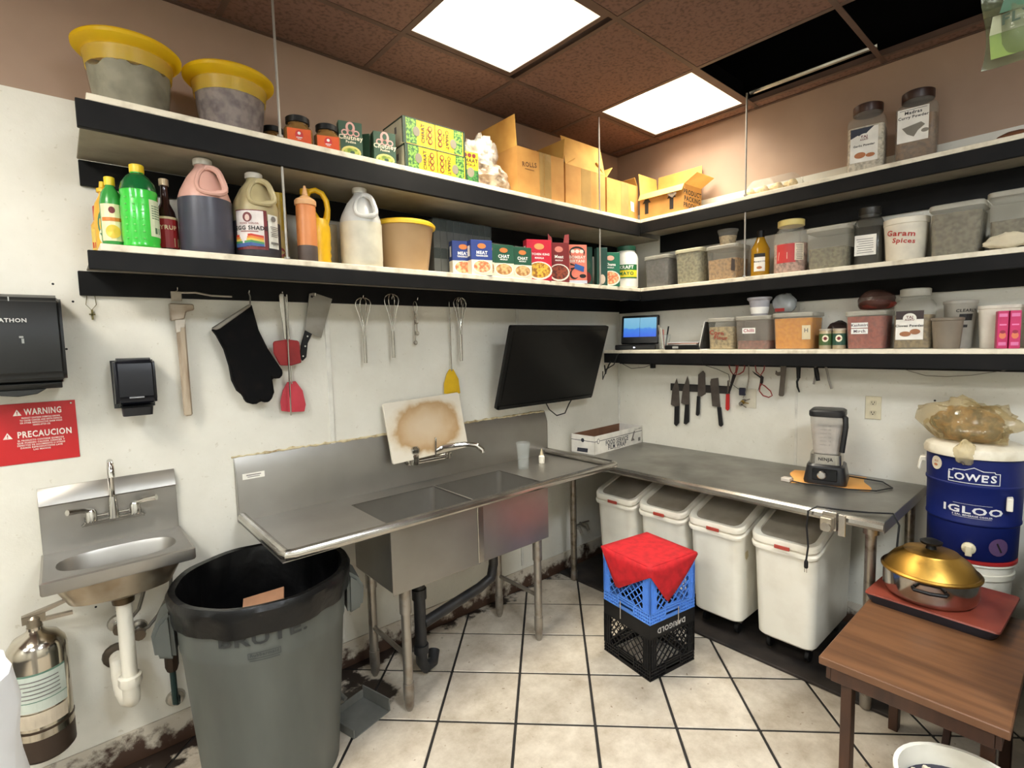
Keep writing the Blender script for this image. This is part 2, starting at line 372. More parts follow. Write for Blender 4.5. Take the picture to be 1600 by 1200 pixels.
# ducts seen in the open bays
tag(G().box(-.70, -.62, -1.62, -1.06, 3.02, 3.12).obj('light_housing', M((60, 58, 54), .5, .5), bev=.004), 'grey sheet metal fixture housing inside the open ceiling bay', 'fixture')
tag(G().tube([(-.12, -1.04, 3.02), (-.12, -1.66, 3.02)], .014, 8).obj('conduit', STEELR), 'thin metal conduit running along the open ceiling bay', 'conduit')
def lensmat():
    # prismatic lens: the tubes behind it glow brightest along the middle
    mt = bpy.data.materials.new('prismatic_lens'); mt.use_nodes = True; nt = mt.node_tree; L = nt.links.new; p = nt.nodes['Principled BSDF']
    tc = nt.nodes.new('ShaderNodeTexCoord'); sp = nt.nodes.new('ShaderNodeSeparateXYZ'); L(tc.outputs['Generated'], sp.inputs[0])
    r_ = nt.nodes.new('ShaderNodeValToRGB'); e = r_.color_ramp.elements; e[0].position = 0; e[1].position = 1; e[0].color = (1.0, .9, .72, 1); e[1].color = (1.0, .92, .76, 1)
    for po, c in ((.3, (1.15, 1.0, .82, 1)), (.42, (4, 3.8, 3.3, 1)), (.66, (4, 3.8, 3.3, 1)), (.78, (1.3, 1.16, .95, 1))): q = e.new(po); q.color = c
    L(sp.outputs[1], r_.inputs[0]); L(r_.outputs[0], p.inputs['Emission Color']); p.inputs['Emission Strength'].default_value = 1.0; p.inputs['Base Color'].default_value = (.8, .76, .66, 1)
    return mt
LENS = lensmat()
tl = ['square fluorescent ceiling troffer above the two-bowl sink, nearer of two', 'square fluorescent ceiling troffer above the steel table beside the open bay']
for k, (a, b, c, d) in enumerate(TROFFERS):
    t = T('ceiling_light', tl[k] if k < 2 else 'square ceiling troffer outside the view, lighting the rest of the kitchen', 'ceiling light', ((a+b)/2, (c+d)/2, ZC), 0, 'fluorescent ceiling troffers')
    w_, d_ = b-a, d-c
    g = G()
    for x0, x1, y0, y1 in ((-w_/2-.02, w_/2+.02, -d_/2-.03, -d_/2), (-w_/2-.02, w_/2+.02, d_/2, d_/2+.03), (-w_/2-.02, -w_/2, -d_/2, d_/2), (w_/2, w_/2+.02, -d_/2, d_/2)): g.box(x0, x1, y0, y1, .0, .012)
    g.obj('frame', BAR, t, sm=0)
    G().box(-w_/2, w_/2, -d_/2, d_/2, .004, .008).obj('diffuser', M(LAMP[k][1], .4, em=LAMP[k][0]) if k > 1 else LENS, t, sm=0)
    if k < 2:
        al = bpy.data.lights.new('troffer_light', 'AREA'); al.shape = 'RECTANGLE'; al.size = w_-.02; al.size_y = d_-.02; al.energy = BEAM; al.color = lin(WARM)[:3]; al.spread = R(125)
        lo = bpy.data.objects.new('lamp', al); COL.objects.link(lo); lo.parent = t; lo.location = (0, 0, .002)
    G().box(-w_/2, w_/2, -d_/2, d_/2, .03, .12).obj('housing', VOID, t, sm=0)

# ---------------------------------------------------------------- shelves
def shelf(label, parts, hooks=()):
    t = T('wall_shelf', label, 'shelf', (0, 0, 0), 0, 'black edged kitchen shelves')
    for nm, bx, mt in parts: G().box(*bx).obj(nm, mt, t, .002)
    for h in hooks: G().tube(h, .0022, 6).obj('hook', STEELR, t)
    return t
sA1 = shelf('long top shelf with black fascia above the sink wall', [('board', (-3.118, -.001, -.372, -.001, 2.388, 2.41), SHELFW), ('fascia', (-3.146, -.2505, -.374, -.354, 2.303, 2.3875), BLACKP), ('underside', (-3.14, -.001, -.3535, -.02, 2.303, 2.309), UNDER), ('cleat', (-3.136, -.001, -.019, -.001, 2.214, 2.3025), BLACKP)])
def nail(x, z, out=.035): return [(x, -.0195, z), (x, -.0195-out, z), (x, -.0195-out-.004, z+.012)]
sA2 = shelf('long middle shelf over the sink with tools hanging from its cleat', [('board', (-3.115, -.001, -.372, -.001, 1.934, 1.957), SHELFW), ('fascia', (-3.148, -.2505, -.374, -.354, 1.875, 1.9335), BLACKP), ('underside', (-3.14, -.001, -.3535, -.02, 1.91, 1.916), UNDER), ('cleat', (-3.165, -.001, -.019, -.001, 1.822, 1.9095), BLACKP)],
           [nail(x, 1.85) for x in (-2.87, -2.61, -2.475, -2.33, -2.095, -1.94, -1.79, -1.525)])
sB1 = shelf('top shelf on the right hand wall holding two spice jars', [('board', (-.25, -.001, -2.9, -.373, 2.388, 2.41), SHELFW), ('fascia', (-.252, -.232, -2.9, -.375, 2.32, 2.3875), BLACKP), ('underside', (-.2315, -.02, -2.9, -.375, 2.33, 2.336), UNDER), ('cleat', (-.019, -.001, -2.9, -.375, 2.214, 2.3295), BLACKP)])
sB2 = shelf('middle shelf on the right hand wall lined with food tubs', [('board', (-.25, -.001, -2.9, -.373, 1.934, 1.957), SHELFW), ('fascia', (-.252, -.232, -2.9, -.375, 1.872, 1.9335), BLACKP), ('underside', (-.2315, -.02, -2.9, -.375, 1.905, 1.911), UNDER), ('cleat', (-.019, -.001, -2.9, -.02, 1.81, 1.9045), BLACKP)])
def nailb(y, z=1.463): return [(-.0195, y, z), (-.06, y, z), (-.064, y, z+.012)]
sB3 = shelf('lowest shelf on the right hand wall above the hanging knives', [('board', (-.25, -.001, -2.9, -.06, 1.518, 1.541), SHELFW), ('fascia', (-.252, -.232, -2.9, -.06, 1.45, 1.5175), BLACKP), ('cleat', (-.019, -.001, -2.9, -.02, 1.43, 1.5175), BLACKP)],
           [nailb(y) for y in (-.945, -1.023, -1.09, -1.215, -1.31, -1.42)])
ROD = M((170, 166, 158), .45, .6)
for lb, x, y, z0 in (('thin threaded rod beside the yellow lidded tubs hanging from the ceiling', -2.547, -.364, 1.957), ('thin threaded rod dropping in front of the cartons near the corner', -.66, -.364, 1.957), ('thin threaded rod holding the right hand shelves below the second light', -.242, -1.076, 1.957)):
    t = T('hanger_rod', lb, 'rod', (x, y, z0), 0, 'ceiling hanger rods')
    G().tube([(0, 0, 0), (0, 0, ZC-z0)], .005, 8).obj('rod', ROD, t)
    G().lathe([(.011, .0), (.011, .008)], 6).obj('nut', ROD, t); G().lathe([(.011, .4535), (.011, .4615)], 6).obj('nut', ROD, t)
# ================================================================ TWO BOWL SINK
t = T('compartment_sink', 'long stainless steel two-bowl sink with drainboards and splashback', 'sink', (-1.7575, 0, 0))
x0, x1 = -.9425, .9425
# splashback: upright sheet, sloping top return to the wall
G().prism([(-.02, .863), (-.028, .863), (-.028, 1.083), (-.004, 1.15), (-.0005, 1.15), (-.0005, 1.142), (-.02, 1.083)], x0, x1, 'yz').obj('splashback', STEEL, t, .0015)
for s_, xe in ((x0, x0-.002), (x1, x1)): G().prism([(-.001, .863), (-.028, .863), (-.028, 1.083), (-.004, 1.15), (-.001, 1.15)], xe, xe+.002, 'yz').obj('end_cap', STEEL, t)
bw = [(-.4925, -.0385), (-.0285, .4175)]      # bowls in local x
yb0, yb1 = -.54, -.15
g = G(); zt, zb = .868, .864
g.box(x0, bw[0][0], -.6, -.028, zb, zt).box(bw[1][1], x1, -.6, -.028, zb, zt)
g.box(bw[0][0], bw[1][1], -.6, yb0, zb, zt).box(bw[0][0], bw[1][1], yb1, -.028, zb, zt).box(bw[0][1], bw[1][0], yb0, yb1, zb, zt)
g.obj('deck', STEEL, t, sm=0)
for a, b in bw:
    w_, d_ = b-a, yb1-yb0; cx, cy = (a+b)/2, (yb0+yb1)/2
    G().rl([(w_+.0, d_, .8655, .03, cx, cy), (w_, d_, .575, .03, cx, cy), (w_-.02, d_-.02, .562, .03, cx, cy)], c0=False).rl([(w_-.008, d_-.008, .8655, .028, cx, cy), (w_-.008, d_-.008, .582, .028, cx, cy), (w_-.03, d_-.03, .566, .028, cx, cy)], c0=False).obj('bowl', STEEL, t)
    G().lathe([(.045, .5665), (.045, .569), (.03, .5675)], 20, (cx, cy)).obj('drain', STEELR, t)
    # flat apron that shows below the rim
G().box(bw[0][0]-.006, bw[0][1]+.002, -.5445, -.5425, .567, .863).obj('apron', STEEL, t); G().box(bw[1][0]-.002, bw[1][1]+.006, -.5445, -.5425, .572, .863).obj('apron', STEEL, t)
G().box(bw[0][1]-.012, bw[1][0]+.012, -.552, -.545, .575, .86).obj('joint_strip', STEELR, t, .002)
# rolled rim on the three free sides
g = G(); rr = .02
g.tube([(x0+.012, -.03, .888), (x0+.012, -.3, .888), (x0+.012, -.575, .888), (x0+.018, -.595, .888), (x0+.04, -.602, .888), (0, -.602, .888), (x1-.04, -.602, .888), (x1-.018, -.595, .888), (x1-.012, -.575, .888), (x1-.012, -.3, .888), (x1-.012, -.03, .888)], rr, 10)
g.obj('rolled_rim', STEELR, t)
for lx, ly in ((-.42, -.50), (.375, -.505), (.375, -.17), (-.42, -.17)):
    l = G().lathe([(.021, .13), (.021, .45)], 14, (lx, ly)).lathe([(.026, .45), (.026, .565)], 14, (lx, ly)).obj('leg', TARN, t)
    G().lathe([(.0, .0), (.012, .0), (.02, .02), (.021, .05), (.024, .055), (.024, .13), (.021, .131)], 14, (lx, ly)).obj('foot', TARN, l)
for lx in (-.42, .375): G().tube([(lx, -.5, .25), (lx, -.17, .25)], .011, 8).obj('brace', TARN, t)
# drains
PIPE = M((30, 30, 32), .45, n=(12, (54, 50, 46), .5, .75))
G().tube([(-.26, -.345, .565), (-.26, -.345, .08), (-.24, -.345, .045), (-.19, -.33, .045), (-.16, -.3, .08)], .028, 12).lathe([(.035, .40), (.035, .45)], 14, (-.26, -.345)).lathe([(.036, .13), (.036, .17)], 14, (-.26, -.345)).obj('drain_pipe', PIPE, t)
G().tube([(.2, -.345, .565), (.2, -.345, .43), (.18, -.345, .36), (.1, -.345, .33), (-.24, -.345, .27)], .026, 12).lathe([(.034, .5), (.034, .56)], 14, (.2, -.345)).obj('drain_pipe', PIPE, t)
# maker's tag, screws
decs(t, flat(-.0285), [(LBL, [('r', -.875, 1.062, .09, .026)]), (GREYINK, [('r', -.875, 1.066, .06, .004), ('r', -.875, 1.058, .05, .003)])], 'maker_tag')
# wall faucet
f = G(); zf = 1.0; xf = -.005
f = G().lathe([(.03, -.0), (.03, .01), (.018, .014), (.018, .05)], 16).xf(Matrix.Translation((xf-.1, -.028, zf)) @ Matrix.Rotation(PI/2, 4, 'X')).obj('faucet', CHROME, t)
G().lathe([(.03, -.0), (.03, .01), (.018, .014), (.018, .05)], 16).xf(Matrix.Translation((xf+.1, -.028, zf)) @ Matrix.Rotation(PI/2, 4, 'X')).obj('inlet', CHROME, f)
G().tube([(xf-.12, -.085, zf), (xf+.12, -.085, zf)], .02, 12).lathe([(.024, zf-.015), (.026, zf+.03), (.015, zf+.045)], 14, (xf-.1, -.085)).lathe([(.024, zf-.015), (.024, zf+.02)], 14, (xf+.1, -.085)).obj('mixer_body', CHROME, f)
G().tube([(xf+.02, -.085, zf+.0), (xf+.02, -.09, zf+.035), (xf+.06, -.12, zf+.06), (xf+.15, -.19, zf+.07), (xf+.2, -.23, zf+.062), (xf+.225, -.25, zf+.035), (xf+.226, -.252, zf+.02)], .0135, 10).obj('spout', CHROME, f)
G().lathe([(.02, zf+.04), (.027, zf+.05), (.027, zf+.07), (.015, zf+.082)], 12, (xf-.1, -.088)).obj('handle', CHROME, f)
G().tube([(xf+.02, -.1, zf+.02), (xf+.018, -.11, zf+.115)], .006, 8).obj('handle', CHROME, f)
# scourer wires lying in the first bowl
tag(G().tube([(-2.2+.012*math.cos(i*.9), -.4+.04*math.sin(i*.9+i*.1), .572+.004*(i % 5)+.02) for i in range(30)], .004, 5).obj('steel_scourer', STEELR), 'small steel scourer lying in the left bowl of the long sink', 'scourer')
# glass and small bottle on the right drainboard
t = T('drinking_glass', 'clear straight-sided drinking glass on the right drainboard', 'glass', (-1.21, -.22, .8682))
G().lathe([(.031, 0), (.042, .155), (.040, .155), (.029, .012), (.0, .012)], 20, c1=False).obj('tumbler', GLASS, t)
t = T('small_bottle', 'small white plastic bottle with pointed tip on the drainboard', 'bottle', (-1.04, -.2, .8682))
G().lathe([(.018, 0), (.019, .04), (.012, .05)], 14).obj('bottle_body', WHITEP, t); G().lathe([(.011, .05), (.008, .066), (.003, .088)], 10).obj('nozzle', M((200, 184, 150), .5), t)
# cutting board leaning on the faucet
def boardmat():
    mt = bpy.data.materials.new('stained_board'); mt.use_nodes = True; nt = mt.node_tree; L = nt.links.new; p = nt.nodes['Principled BSDF']
    tc = nt.nodes.new('ShaderNodeTexCoord'); mp = nt.nodes.new('ShaderNodeMapping'); mp.inputs['Scale'].default_value = (3.3, 0, 5.0); L(tc.outputs['Object'], mp.inputs[0])
    nz = nt.nodes.new('ShaderNodeTexNoise'); nz.inputs['Scale'].default_value = 14; nz.inputs['Detail'].default_value = 6; L(tc.outputs['Object'], nz.inputs[0])
    ln = nt.nodes.new('ShaderNodeVectorMath'); ln.operation = 'LENGTH'; L(mp.outputs[0], ln.inputs[0])
    ad = nt.nodes.new('ShaderNodeMath'); ad.operation = 'MULTIPLY_ADD'; L(nz.outputs[0], ad.inputs[0]); ad.inputs[1].default_value = .35; L(ln.outputs['Value'], ad.inputs[2])
    rp = nt.nodes.new('ShaderNodeValToRGB'); e = rp.color_ramp.elements
    e[0].position = .35; e[0].color = lin((198, 178, 150)); e[1].position = 1.0; e[1].color = lin((214, 206, 190))
    for po, c in ((.62, (188, 162, 128)), (.8, (172, 140, 98)), (.9, (206, 194, 172))): q = e.new(po); q.color = lin(c)
    L(ad.outputs[0], rp.inputs[0]); L(rp.outputs[0], p.inputs['Base Color']); p.inputs['Roughness'].default_value = .6
    return mt
o = tag(G().rl([(.475, .315, 0, .012), (.475, .315, .013, .012)]).xf(Matrix.Rotation(PI/2, 4, 'X')).obj('cutting_board', boardmat(), bev=.002), 'stained off-white cutting board leaning on the wall behind the long sink faucet', 'cutting board')
o.location = (-1.768, -.062, 1.172); o.rotation_euler = (R(-11), R(-2.5), 0)

# ================================================================ HAND SINK
t = T('hand_sink', 'small stainless wall-mounted hand sink with gooseneck faucet', 'sink', (-3.125, 0, 0))
G().prism([(-.001, .885), (-.016, .885), (-.016, 1.075), (-.03, 1.08), (-.004, 1.14), (-.001, 1.14)], -.205, .205, 'yz').obj('splashback', STEEL, t, .001)
N = 32
def oval(a, b, z, cy=-.165, p=2.6): return [(a*abs(math.cos(q))**(2/p)*(1 if math.cos(q) >= 0 else -1), cy+b*abs(math.sin(q))**(2/p)*(1 if math.sin(q) >= 0 else -1), z) for q in [2*PI*j/N for j in range(N)]]
def rect(hx, y0, y1, z):
    out = []
    for x, y, _ in oval(1, 1, 0, 0, 30): out.append((max(-1, min(1, x*1.012))*hx, (y0+y1)/2+y*(y1-y0)/2, z))
    return out
G().rings([rect(.207, -.325, -.005, .862), rect(.21, -.328, -.003, .868), rect(.21, -.328, -.003, .902), rect(.203, -.32, -.01, .906), rect(.19, -.305, -.03, .9), oval(.172, .098, .898), oval(.165, .092, .885), oval(.14, .075, .79), oval(.04, .03, .765)], False, True).obj('deck', STEEL, t)
G().rings([oval(.19, .118, .865), oval(.178, .106, .82), oval(.15, .085, .765), oval(.05, .04, .742)], False, True).obj('bowl', M((176, 164, 146), .32, .9, n=(7, (140, 116, 84), .5, .8)), t)
G().lathe([(.033, .715), (.036, .745)], 18, (0, -.165)).obj('drain_nut', M((96, 80, 60), .4, .8), t)
PVC = M((226, 220, 204), .45, n=(14, (190, 178, 150), .55, .8))
G().tube([(0, -.165, .735), (0, -.165, .40)], .024, 14).obj('tailpiece', PVC, t)
G().tube([(0, -.165, .43), (0, -.165, .36), (0, -.15, .335), (-.01, -.12, .325), (-.02, -.09, .345), (-.025, -.07, .40), (-.025, -.05, .44), (-.025, -.01, .45)], .027, 14).obj('drain_trap', PVC, t)
G().lathe([(.034, .40), (.037, .41), (.037, .435), (.03, .44)], 10, (0, -.165)).obj('slip_nut', PVC, t)
G().lathe([(.048, 0), (.045, .012), (.03, .02)], 16).xf(Matrix.Translation((-.025, 0, .45)) @ Matrix.Rotation(PI/2, 4, 'X')).obj('wall_flange', M((90, 80, 68), .5, .6), t)
f = G().box(-.085, .085, -.04, -.016, .985, 1.02).prism([(-.1, .985), (.1, .985), (.085, 1.005), (-.085, 1.005)], -.055, -.04).obj('faucet', CHROME, t, .006, seg=2)
G().lathe([(.017, 1.0), (.014, 1.06), (.012, 1.08)], 14, (0, -.05)).tube([(0, -.05, 1.07), (0, -.05, 1.17), (0, -.058, 1.2), (0, -.08, 1.217), (0, -.105, 1.212), (0, -.12, 1.19), (0, -.123, 1.165)], .0095, 10).obj('spout', CHROME, f)
for s_ in (-1, 1):
    G().lathe([(.017, 1.0), (.017, 1.035), (.012, 1.045)], 12, (s_*.065, -.05)).tube([(s_*.065, -.05, 1.04), (s_*.1, -.075, 1.052), (s_*.13, -.095, 1.058)], [.007, .009, .011], 8).obj('handle', CHROME, f)
HOSE = M((120, 116, 108), .4, .6)
for k, (vx, vz) in enumerate(((-3.14, .575), (-3.08, .53))):
    v = T('water_valve', ('left', 'right')[k]+' of two wall stop valves with braided hose below the hand sink', 'valve', (vx, 0, vz), 0, 'stop valves below the hand sink')
    G().lathe([(.034, 0), (.03, .01), (.014, .014), (.014, .05)], 16).xf(Matrix.Rotation(PI/2, 4, 'X')).obj('flange', STEELR, v)
    G().lathe([(.02, .05), (.02, .075)], 10).xf(Matrix.Rotation(PI/2, 4, 'X')).obj('knob', M((110, 96, 80), .5, .5), v)
    ex = (.11, .13)[k]
    G().tube([(0, -.04, 0), (.03, -.045, .01), (.065, -.05, .05), (ex-.02, -.05, .13), (ex-.03+.02*k, -.05, .22), (.05, -.06, .31)], .0065, 8).obj('hose', HOSE, v)
t = T('gas_valve', 'dark green valve and pipe union low on the wall left of the trash can', 'valve', (-2.975, 0, 0))
G().tube([(-.012, -.06, .56), (-.008, -.06, .20), (0, -.045, .19), (.005, -.01, .19)], .011, 10).obj('pipe', M((34, 60, 58), .4, .4), t)
G().lathe([(.018, .34), (.024, .36), (.024, .44), (.018, .46)], 8, (-.01, -.06)).obj('union', M((60, 46, 34), .6, .4), t)
G().lathe([(.036, 0), (.03, .012)], 16).xf(Matrix.Translation((0, 0, .19)) @ Matrix.Rotation(PI/2, 4, 'X')).obj('flange', STEELR, t)
t = T('wall_spigot', 'pair of corroded pipe taps on the wall behind the first storage bin', 'tap', (-.5, 0, .29))
for k, dx in enumerate((-.05, .03)):
    G().tube([(dx, 0, 0), (dx, -.07, 0), (dx, -.085, -.03)], .011, 8).obj('tap', TARN, t); G().tube([(dx-.03, -.05, .025), (dx+.03, -.06, .025)], .006, 6).obj('lever', TARN, t)

# ================================================================ FIRE EXTINGUISHER
t = T('fire_extinguisher', 'silver fire extinguisher hung on the wall below the hand sink', 'extinguisher', (-3.365, -.11, .25), face(-3.365, -.11, .5))
EX = M((206, 200, 188), .16, 1, n=(6, (176, 164, 146), .4, .8))
G().lathe([(.0, .0), (.07, .0), (.08, .012), (.08, .085)], 28).obj('skirt', M((64, 50, 40), .5, .3), t)
G().lathe([(.08, .085), (.08, .36), (.076, .385), (.06, .41), (.032, .425), (.022, .435), (.022, .445)], 28).obj('cylinder', EX, t)
G().lathe([(.0815, .11), (.0815, .118)], 28).obj('band', M((70, 56, 44), .4, .5), t)
G().lathe([(.02, .445), (.022, .475), (.014, .485)], 12).box(-.03, .03, -.014, .014, .462, .486).obj('valve', M((150, 140, 124), .35, .9), t)
G().prism([(-.03, .488), (.11, .515), (.112, .508), (.0, .478)], -.009, .009).prism([(-.02, .47), (.1, .462), (.1, .452), (-.02, .458)], -.009, .009).obj('handle', M((170, 160, 146), .3, .9), t)
decs(t, cyl(.0802), [(M((196, 204, 192), .4), [('r', 0, .25, .15, .13)]), (M((96, 130, 112), .5), [('r', 0, .312, .15, .006), ('r', 0, .22, .15, .003)]), (GREYINK, lines(0, .29, .11, 5, .014, .004)), (M((204, 190, 168), .5), [('r', 0, .155, .14, .05)])])
G().box(-.02, .02, .075, .105, .2, .4).obj('bracket', M((60, 56, 50), .5, .5), t)

# ================================================================ STEEL TABLE
t = T('steel_table', 'stainless steel work table along the right hand wall', 'table', (-.385, -.985, 0))
ZTB = .85
g = G(); g.prism([(-.372, ZTB-.003), (-.384, ZTB-.012), (-.386, ZTB-.028), (-.378, ZTB-.04), (-.36, ZTB-.042), (-.36, ZTB-.036), (-.372, ZTB-.034), (-.372, ZTB-.015), (-.36, ZTB-.004)], -.915, .915).xf(Matrix.Identity(4))
g.obj('rolled_edge', STEELR, t)
G().box(-.372, .38, -.915, .915, ZTB-.006, ZTB).obj('top', M((150, 149, 143), .36, .9, n=(4, (118, 115, 108), .42, .7)), t, .001)
G().box(-.372, .38, -.916, -.912, ZTB-.05, ZTB-.001).obj('end_apron', STEEL, t, .001); G().box(-.372, .38, .912, .916, ZTB-.05, ZTB-.001).obj('end_apron', STEEL, t, .001)
for lx, ly in ((-.335, -.862), (-.335, .82), (.34, -.862), (.34, .82)):
    l = G().lathe([(.021, .07), (.021, ZTB-.04)], 16, (lx, ly)).lathe([(.03, ZTB-.07), (.03, ZTB-.01)], 12, (lx, ly)).obj('leg', M((150, 142, 130), .35, .9, n=(30, (110, 96, 80), .5, .75)), t)
    G().lathe([(.012, 0), (.022, .01), (.024, .07)], 14, (lx, ly)).obj('foot', TARN, l)
# dirty board on the floor below the bins
tag(G().box(-.72, -.03, -1.95, -.03, .0005, .016).obj('floor_board', M((48, 40, 34), .75, n=(9, (22, 18, 16), .35, .7), b=(20, .4)), bev=.003), 'dark grimy floor board under the white storage bins', 'board')
# clamp-on bottle opener at the table edge
t = T('clamp_opener', 'steel can opener base clamped to the front edge of the steel table', 'opener', (-.775, -1.71, .85), -PI/2)
G().box(-.028, .028, -.012, .02, -.075, .006).obj('plate', STEELR, t, .002); G().box(-.025, .02, -.05, -.012, -.07, -.012).obj('clamp_block', M((176, 166, 148), .35, .7), t, .003); G().box(.034, .062, -.016, -.008, -.09, .004).obj('tongue', STEELR, t, .002)
G().tube([(0, -.05, -.05), (0, -.06, -.05)], .02, 10).obj('knob', STEELR, t)

# ================================================================ INGREDIENT BINS
BIN = M((236, 231, 216), .4, n=(5, (214, 206, 188), .45, .8), b=(30, .02))
LIDC = M((196, 186, 168), .16, a=.5, n=(6, (160, 146, 124), .45, .8))
def make_bin():
    t = T('ingredient_bin', '', 'bin', group='white ingredient bins under the steel table')
    w_, z0 = .30, .10
    # body: front low, back high; ring of side profile swept as rounded loft with sheared top
    def ring(w2, xf_, xb, z, zb, r=.045, n=4):
        out = []; d = xb-xf_; cx = (xf_+xb)/2
        for k, (sx, sy) in enumerate(((1, 1), (-1, 1), (-1, -1), (1, -1))):
            for j in range(n+1):
                a = PI/2*(k+j/n); x = cx+sx*(d/2-r)+r*math.cos(a); y = sy*(w2/2-r)+r*math.sin(a)
                u = min(1, max(0, (x-xf_)/d)); zz = z+(zb-z)*min(1, u/.62); out.append((x, y, zz))
        return out
    G().rings([ring(.245, -.25, .25, z0, z0), ring(.265, -.262, .262, z0+.012, z0+.012), ring(.29, -.29, .272, .56, .715)]).obj('body', BIN, t)
    rim = lambda o, z: ring(.29+o, -.29-o/2, .272+o/2, .56+z, .715+z)
    G().rings([rim(.0, -.004), rim(.022, .0), rim(.026, .012), rim(.018, .022), rim(0, .024)]).obj('rim', BIN, t)
    G().rings([rim(-.004, .0245), rim(-.002, .032), rim(.02, .033), rim(.022, .054), rim(.012, .064), rim(-.035, .064), rim(-.04, .05)], False, False).obj('lid_frame', BIN, t)
    G().rings([rim(-.036, .052), rim(-.036, .056)]).obj('lid', LIDC, t)
    G().box(-.3185, -.312, -.04, .03, .588, .606).obj('tag', M((176, 70, 56), .5, n=(30, (150, 50, 40), .4, .7)), t, .002)
    for sx in (-.19, .19):
        for sy in (-.09, .09):
            c = G().box(sx-.012, sx+.012, sy-.02, sy+.02, z0-.02, z0).obj('caster', TARN, t)
            G().lathe([(.026, -.011), (.03, -.008), (.03, .008), (.026, .011)], 16).xf(Matrix.Translation((sx, sy, .0465)) @ Matrix.Rotation(PI/2, 4, 'X')).obj('wheel', BLK, c)
    return t
b0 = make_bin()
for k, (y, lb) in enumerate(((-.485, 'leftmost white storage bin, nearest the corner and half hidden by the sink'), (-.815, 'second white storage bin from the corner, behind the red cloth'), (-1.14, 'third white storage bin with a tan sticker on its side'), (-1.487, 'rightmost white storage bin, largest in view beside the wooden table'))):
    b = b0 if k == 0 else copy_tree(b0)
    b.location = (-.405, y, .0165) if k < 3 else (-.405, y, .0165); b['label'] = lb
    if k == 2: decs(b, lambda u, z, o: (-.275+.0-o+.035+u*.3, -.1453-o, z), [(M((206, 190, 150), .6), [('p', [(.0, .49), (.1, .495), (.12, .46), (.05, .445), (.0, .46)])])], 'sticker')

# ================================================================ MILK CRATES
def bars(g, w_, z0, z1, step, bw_, y0, y1, dirs=(1, -1)):
    for s_ in dirs:
        c = -w_-(z1-z0)
        while c < w_+(z1-z0):
            # line x = c + s*(z-z0), clip to |x|<w/2
            za, zb = z0, z1
            if s_ > 0: za = max(za, z0+(-w_/2-c)); zb = min(zb, z0+(w_/2-c))
            else: za = max(za, z0+(c-w_/2)); zb = min(zb, z0+(c+w_/2))
            if zb-za > .008:
                xa, xb = c+s_*(za-z0), c+s_*(zb-z0); dx = bw_*.7
                g.prism([(xa-dx, za), (xa+dx, za), (xb+dx, zb), (xb-dx, zb)], y0 if s_ > 0 else y0+.0012, y1 if s_ > 0 else y1-.0012)
            c += step
def crate(name, label, mat, loc, rz, band, w_=.318, h=.277):
    t = T(name, label, 'crate', loc, rz, 'stacked milk crates')
    for k in range(4):
        g = G(); d = w_/2; yo = -d; th = .008
        for z in (.0, .016, .032, .048): g.box(-d+.001, d-.001, yo, yo+th+.004, z, z+.006)
        for x in [-d+.004+i*(w_-.008)/22 for i in range(23)]:
            if abs(x) > .052: g.box(x-.002, x+.002, yo+.001, yo+th, .0, .054)
        g.box(-.052, .052, yo, yo+th, .0, .022).box(-.056, -.05, yo-.001, yo+th, .022, .064).box(.05, .056, yo-.001, yo+th, .022, .064).box(-.056, .056, yo-.001, yo+th, .06, .067)
        zt = h-band
        bars(g, w_-.09, .056, zt, .041, .0042, yo+.001, yo+th-.001)
        for s_ in (-1, 1):
            g.box(min(s_*d, s_*(d-.045)), max(s_*d, s_*(d-.045)), yo+.003, yo+th, .05, zt)
            for x in (d-.002, d-.016, d-.03, d-.044): g.box(s_*x-.002, s_*x+.002, yo, yo+th, .05, zt)
            for z in (.09, .13, .17): g.box(min(s_*d, s_*(d-.045)), max(s_*d, s_*(d-.045)), yo+.0005, yo+th, z, z+.004)
        g.box(-d, d, yo+.001, yo+th, zt, h-.006).box(-d, d, yo, yo+th+.004, h-.006, h).box(-d, d, yo, yo+th, zt-.004, zt)
        g.xf(Matrix.Rotation(k*PI/2, 4, 'Z')).obj('side', mat, t, sm=0)
    g = G()
    for i in range(9):
        q = -w_/2+.02+i*(w_-.04)/8; g.box(q-.003, q+.003, -w_/2+.009, w_/2-.009, h-.012, h-.007).box(-w_/2+.009, w_/2-.009, q-.003, q+.003, h-.0121, h-.0071)
    g.obj('base', mat, t, sm=0)
    return t
CL = (-1.065, -.985); CR = R(-9)
CB = M((15, 15, 17), .45, n=(9, (26, 26, 28), .45, .8), spec=.3); CBL = M((92, 148, 236), .4, n=(8, (80, 134, 226), .4, .8))
c1 = crate('milk_crate', 'black plastic milk crate standing upside down on the tiles, bottom of the stack', CB, (*CL, .0), CR, .07)
# lettering is upside down because the crate is
for k, fm in enumerate((lambda x, z, o: (x, -.1582-o, z), )): decs(c1, fm, [(M((196, 194, 190), .5), [('t', 'DARIGOLD', -.01, .236, .036, 1, 180)])])
c2 = crate('milk_crate', 'blue plastic milk crate on top of the black one, under the red cloth', CBL, (*CL, .2775), CR, .06)
t = tag(G().obj('red_cloth', RED), 'red fabric napkin draped over the blue milk crate', 'cloth')
bpy.data.objects.remove(t)
h = .163
def clothpt(kind, u, v): pass
g = G(); n = 10; zt_ = .556
# top sheet
g.grid(lambda u, v: (-h+2*h*u, -h+2*h*v, zt_+.0035+.003*math.sin(9*u+5*v)*16*u*(1-u)*v*(1-v)), n, n)
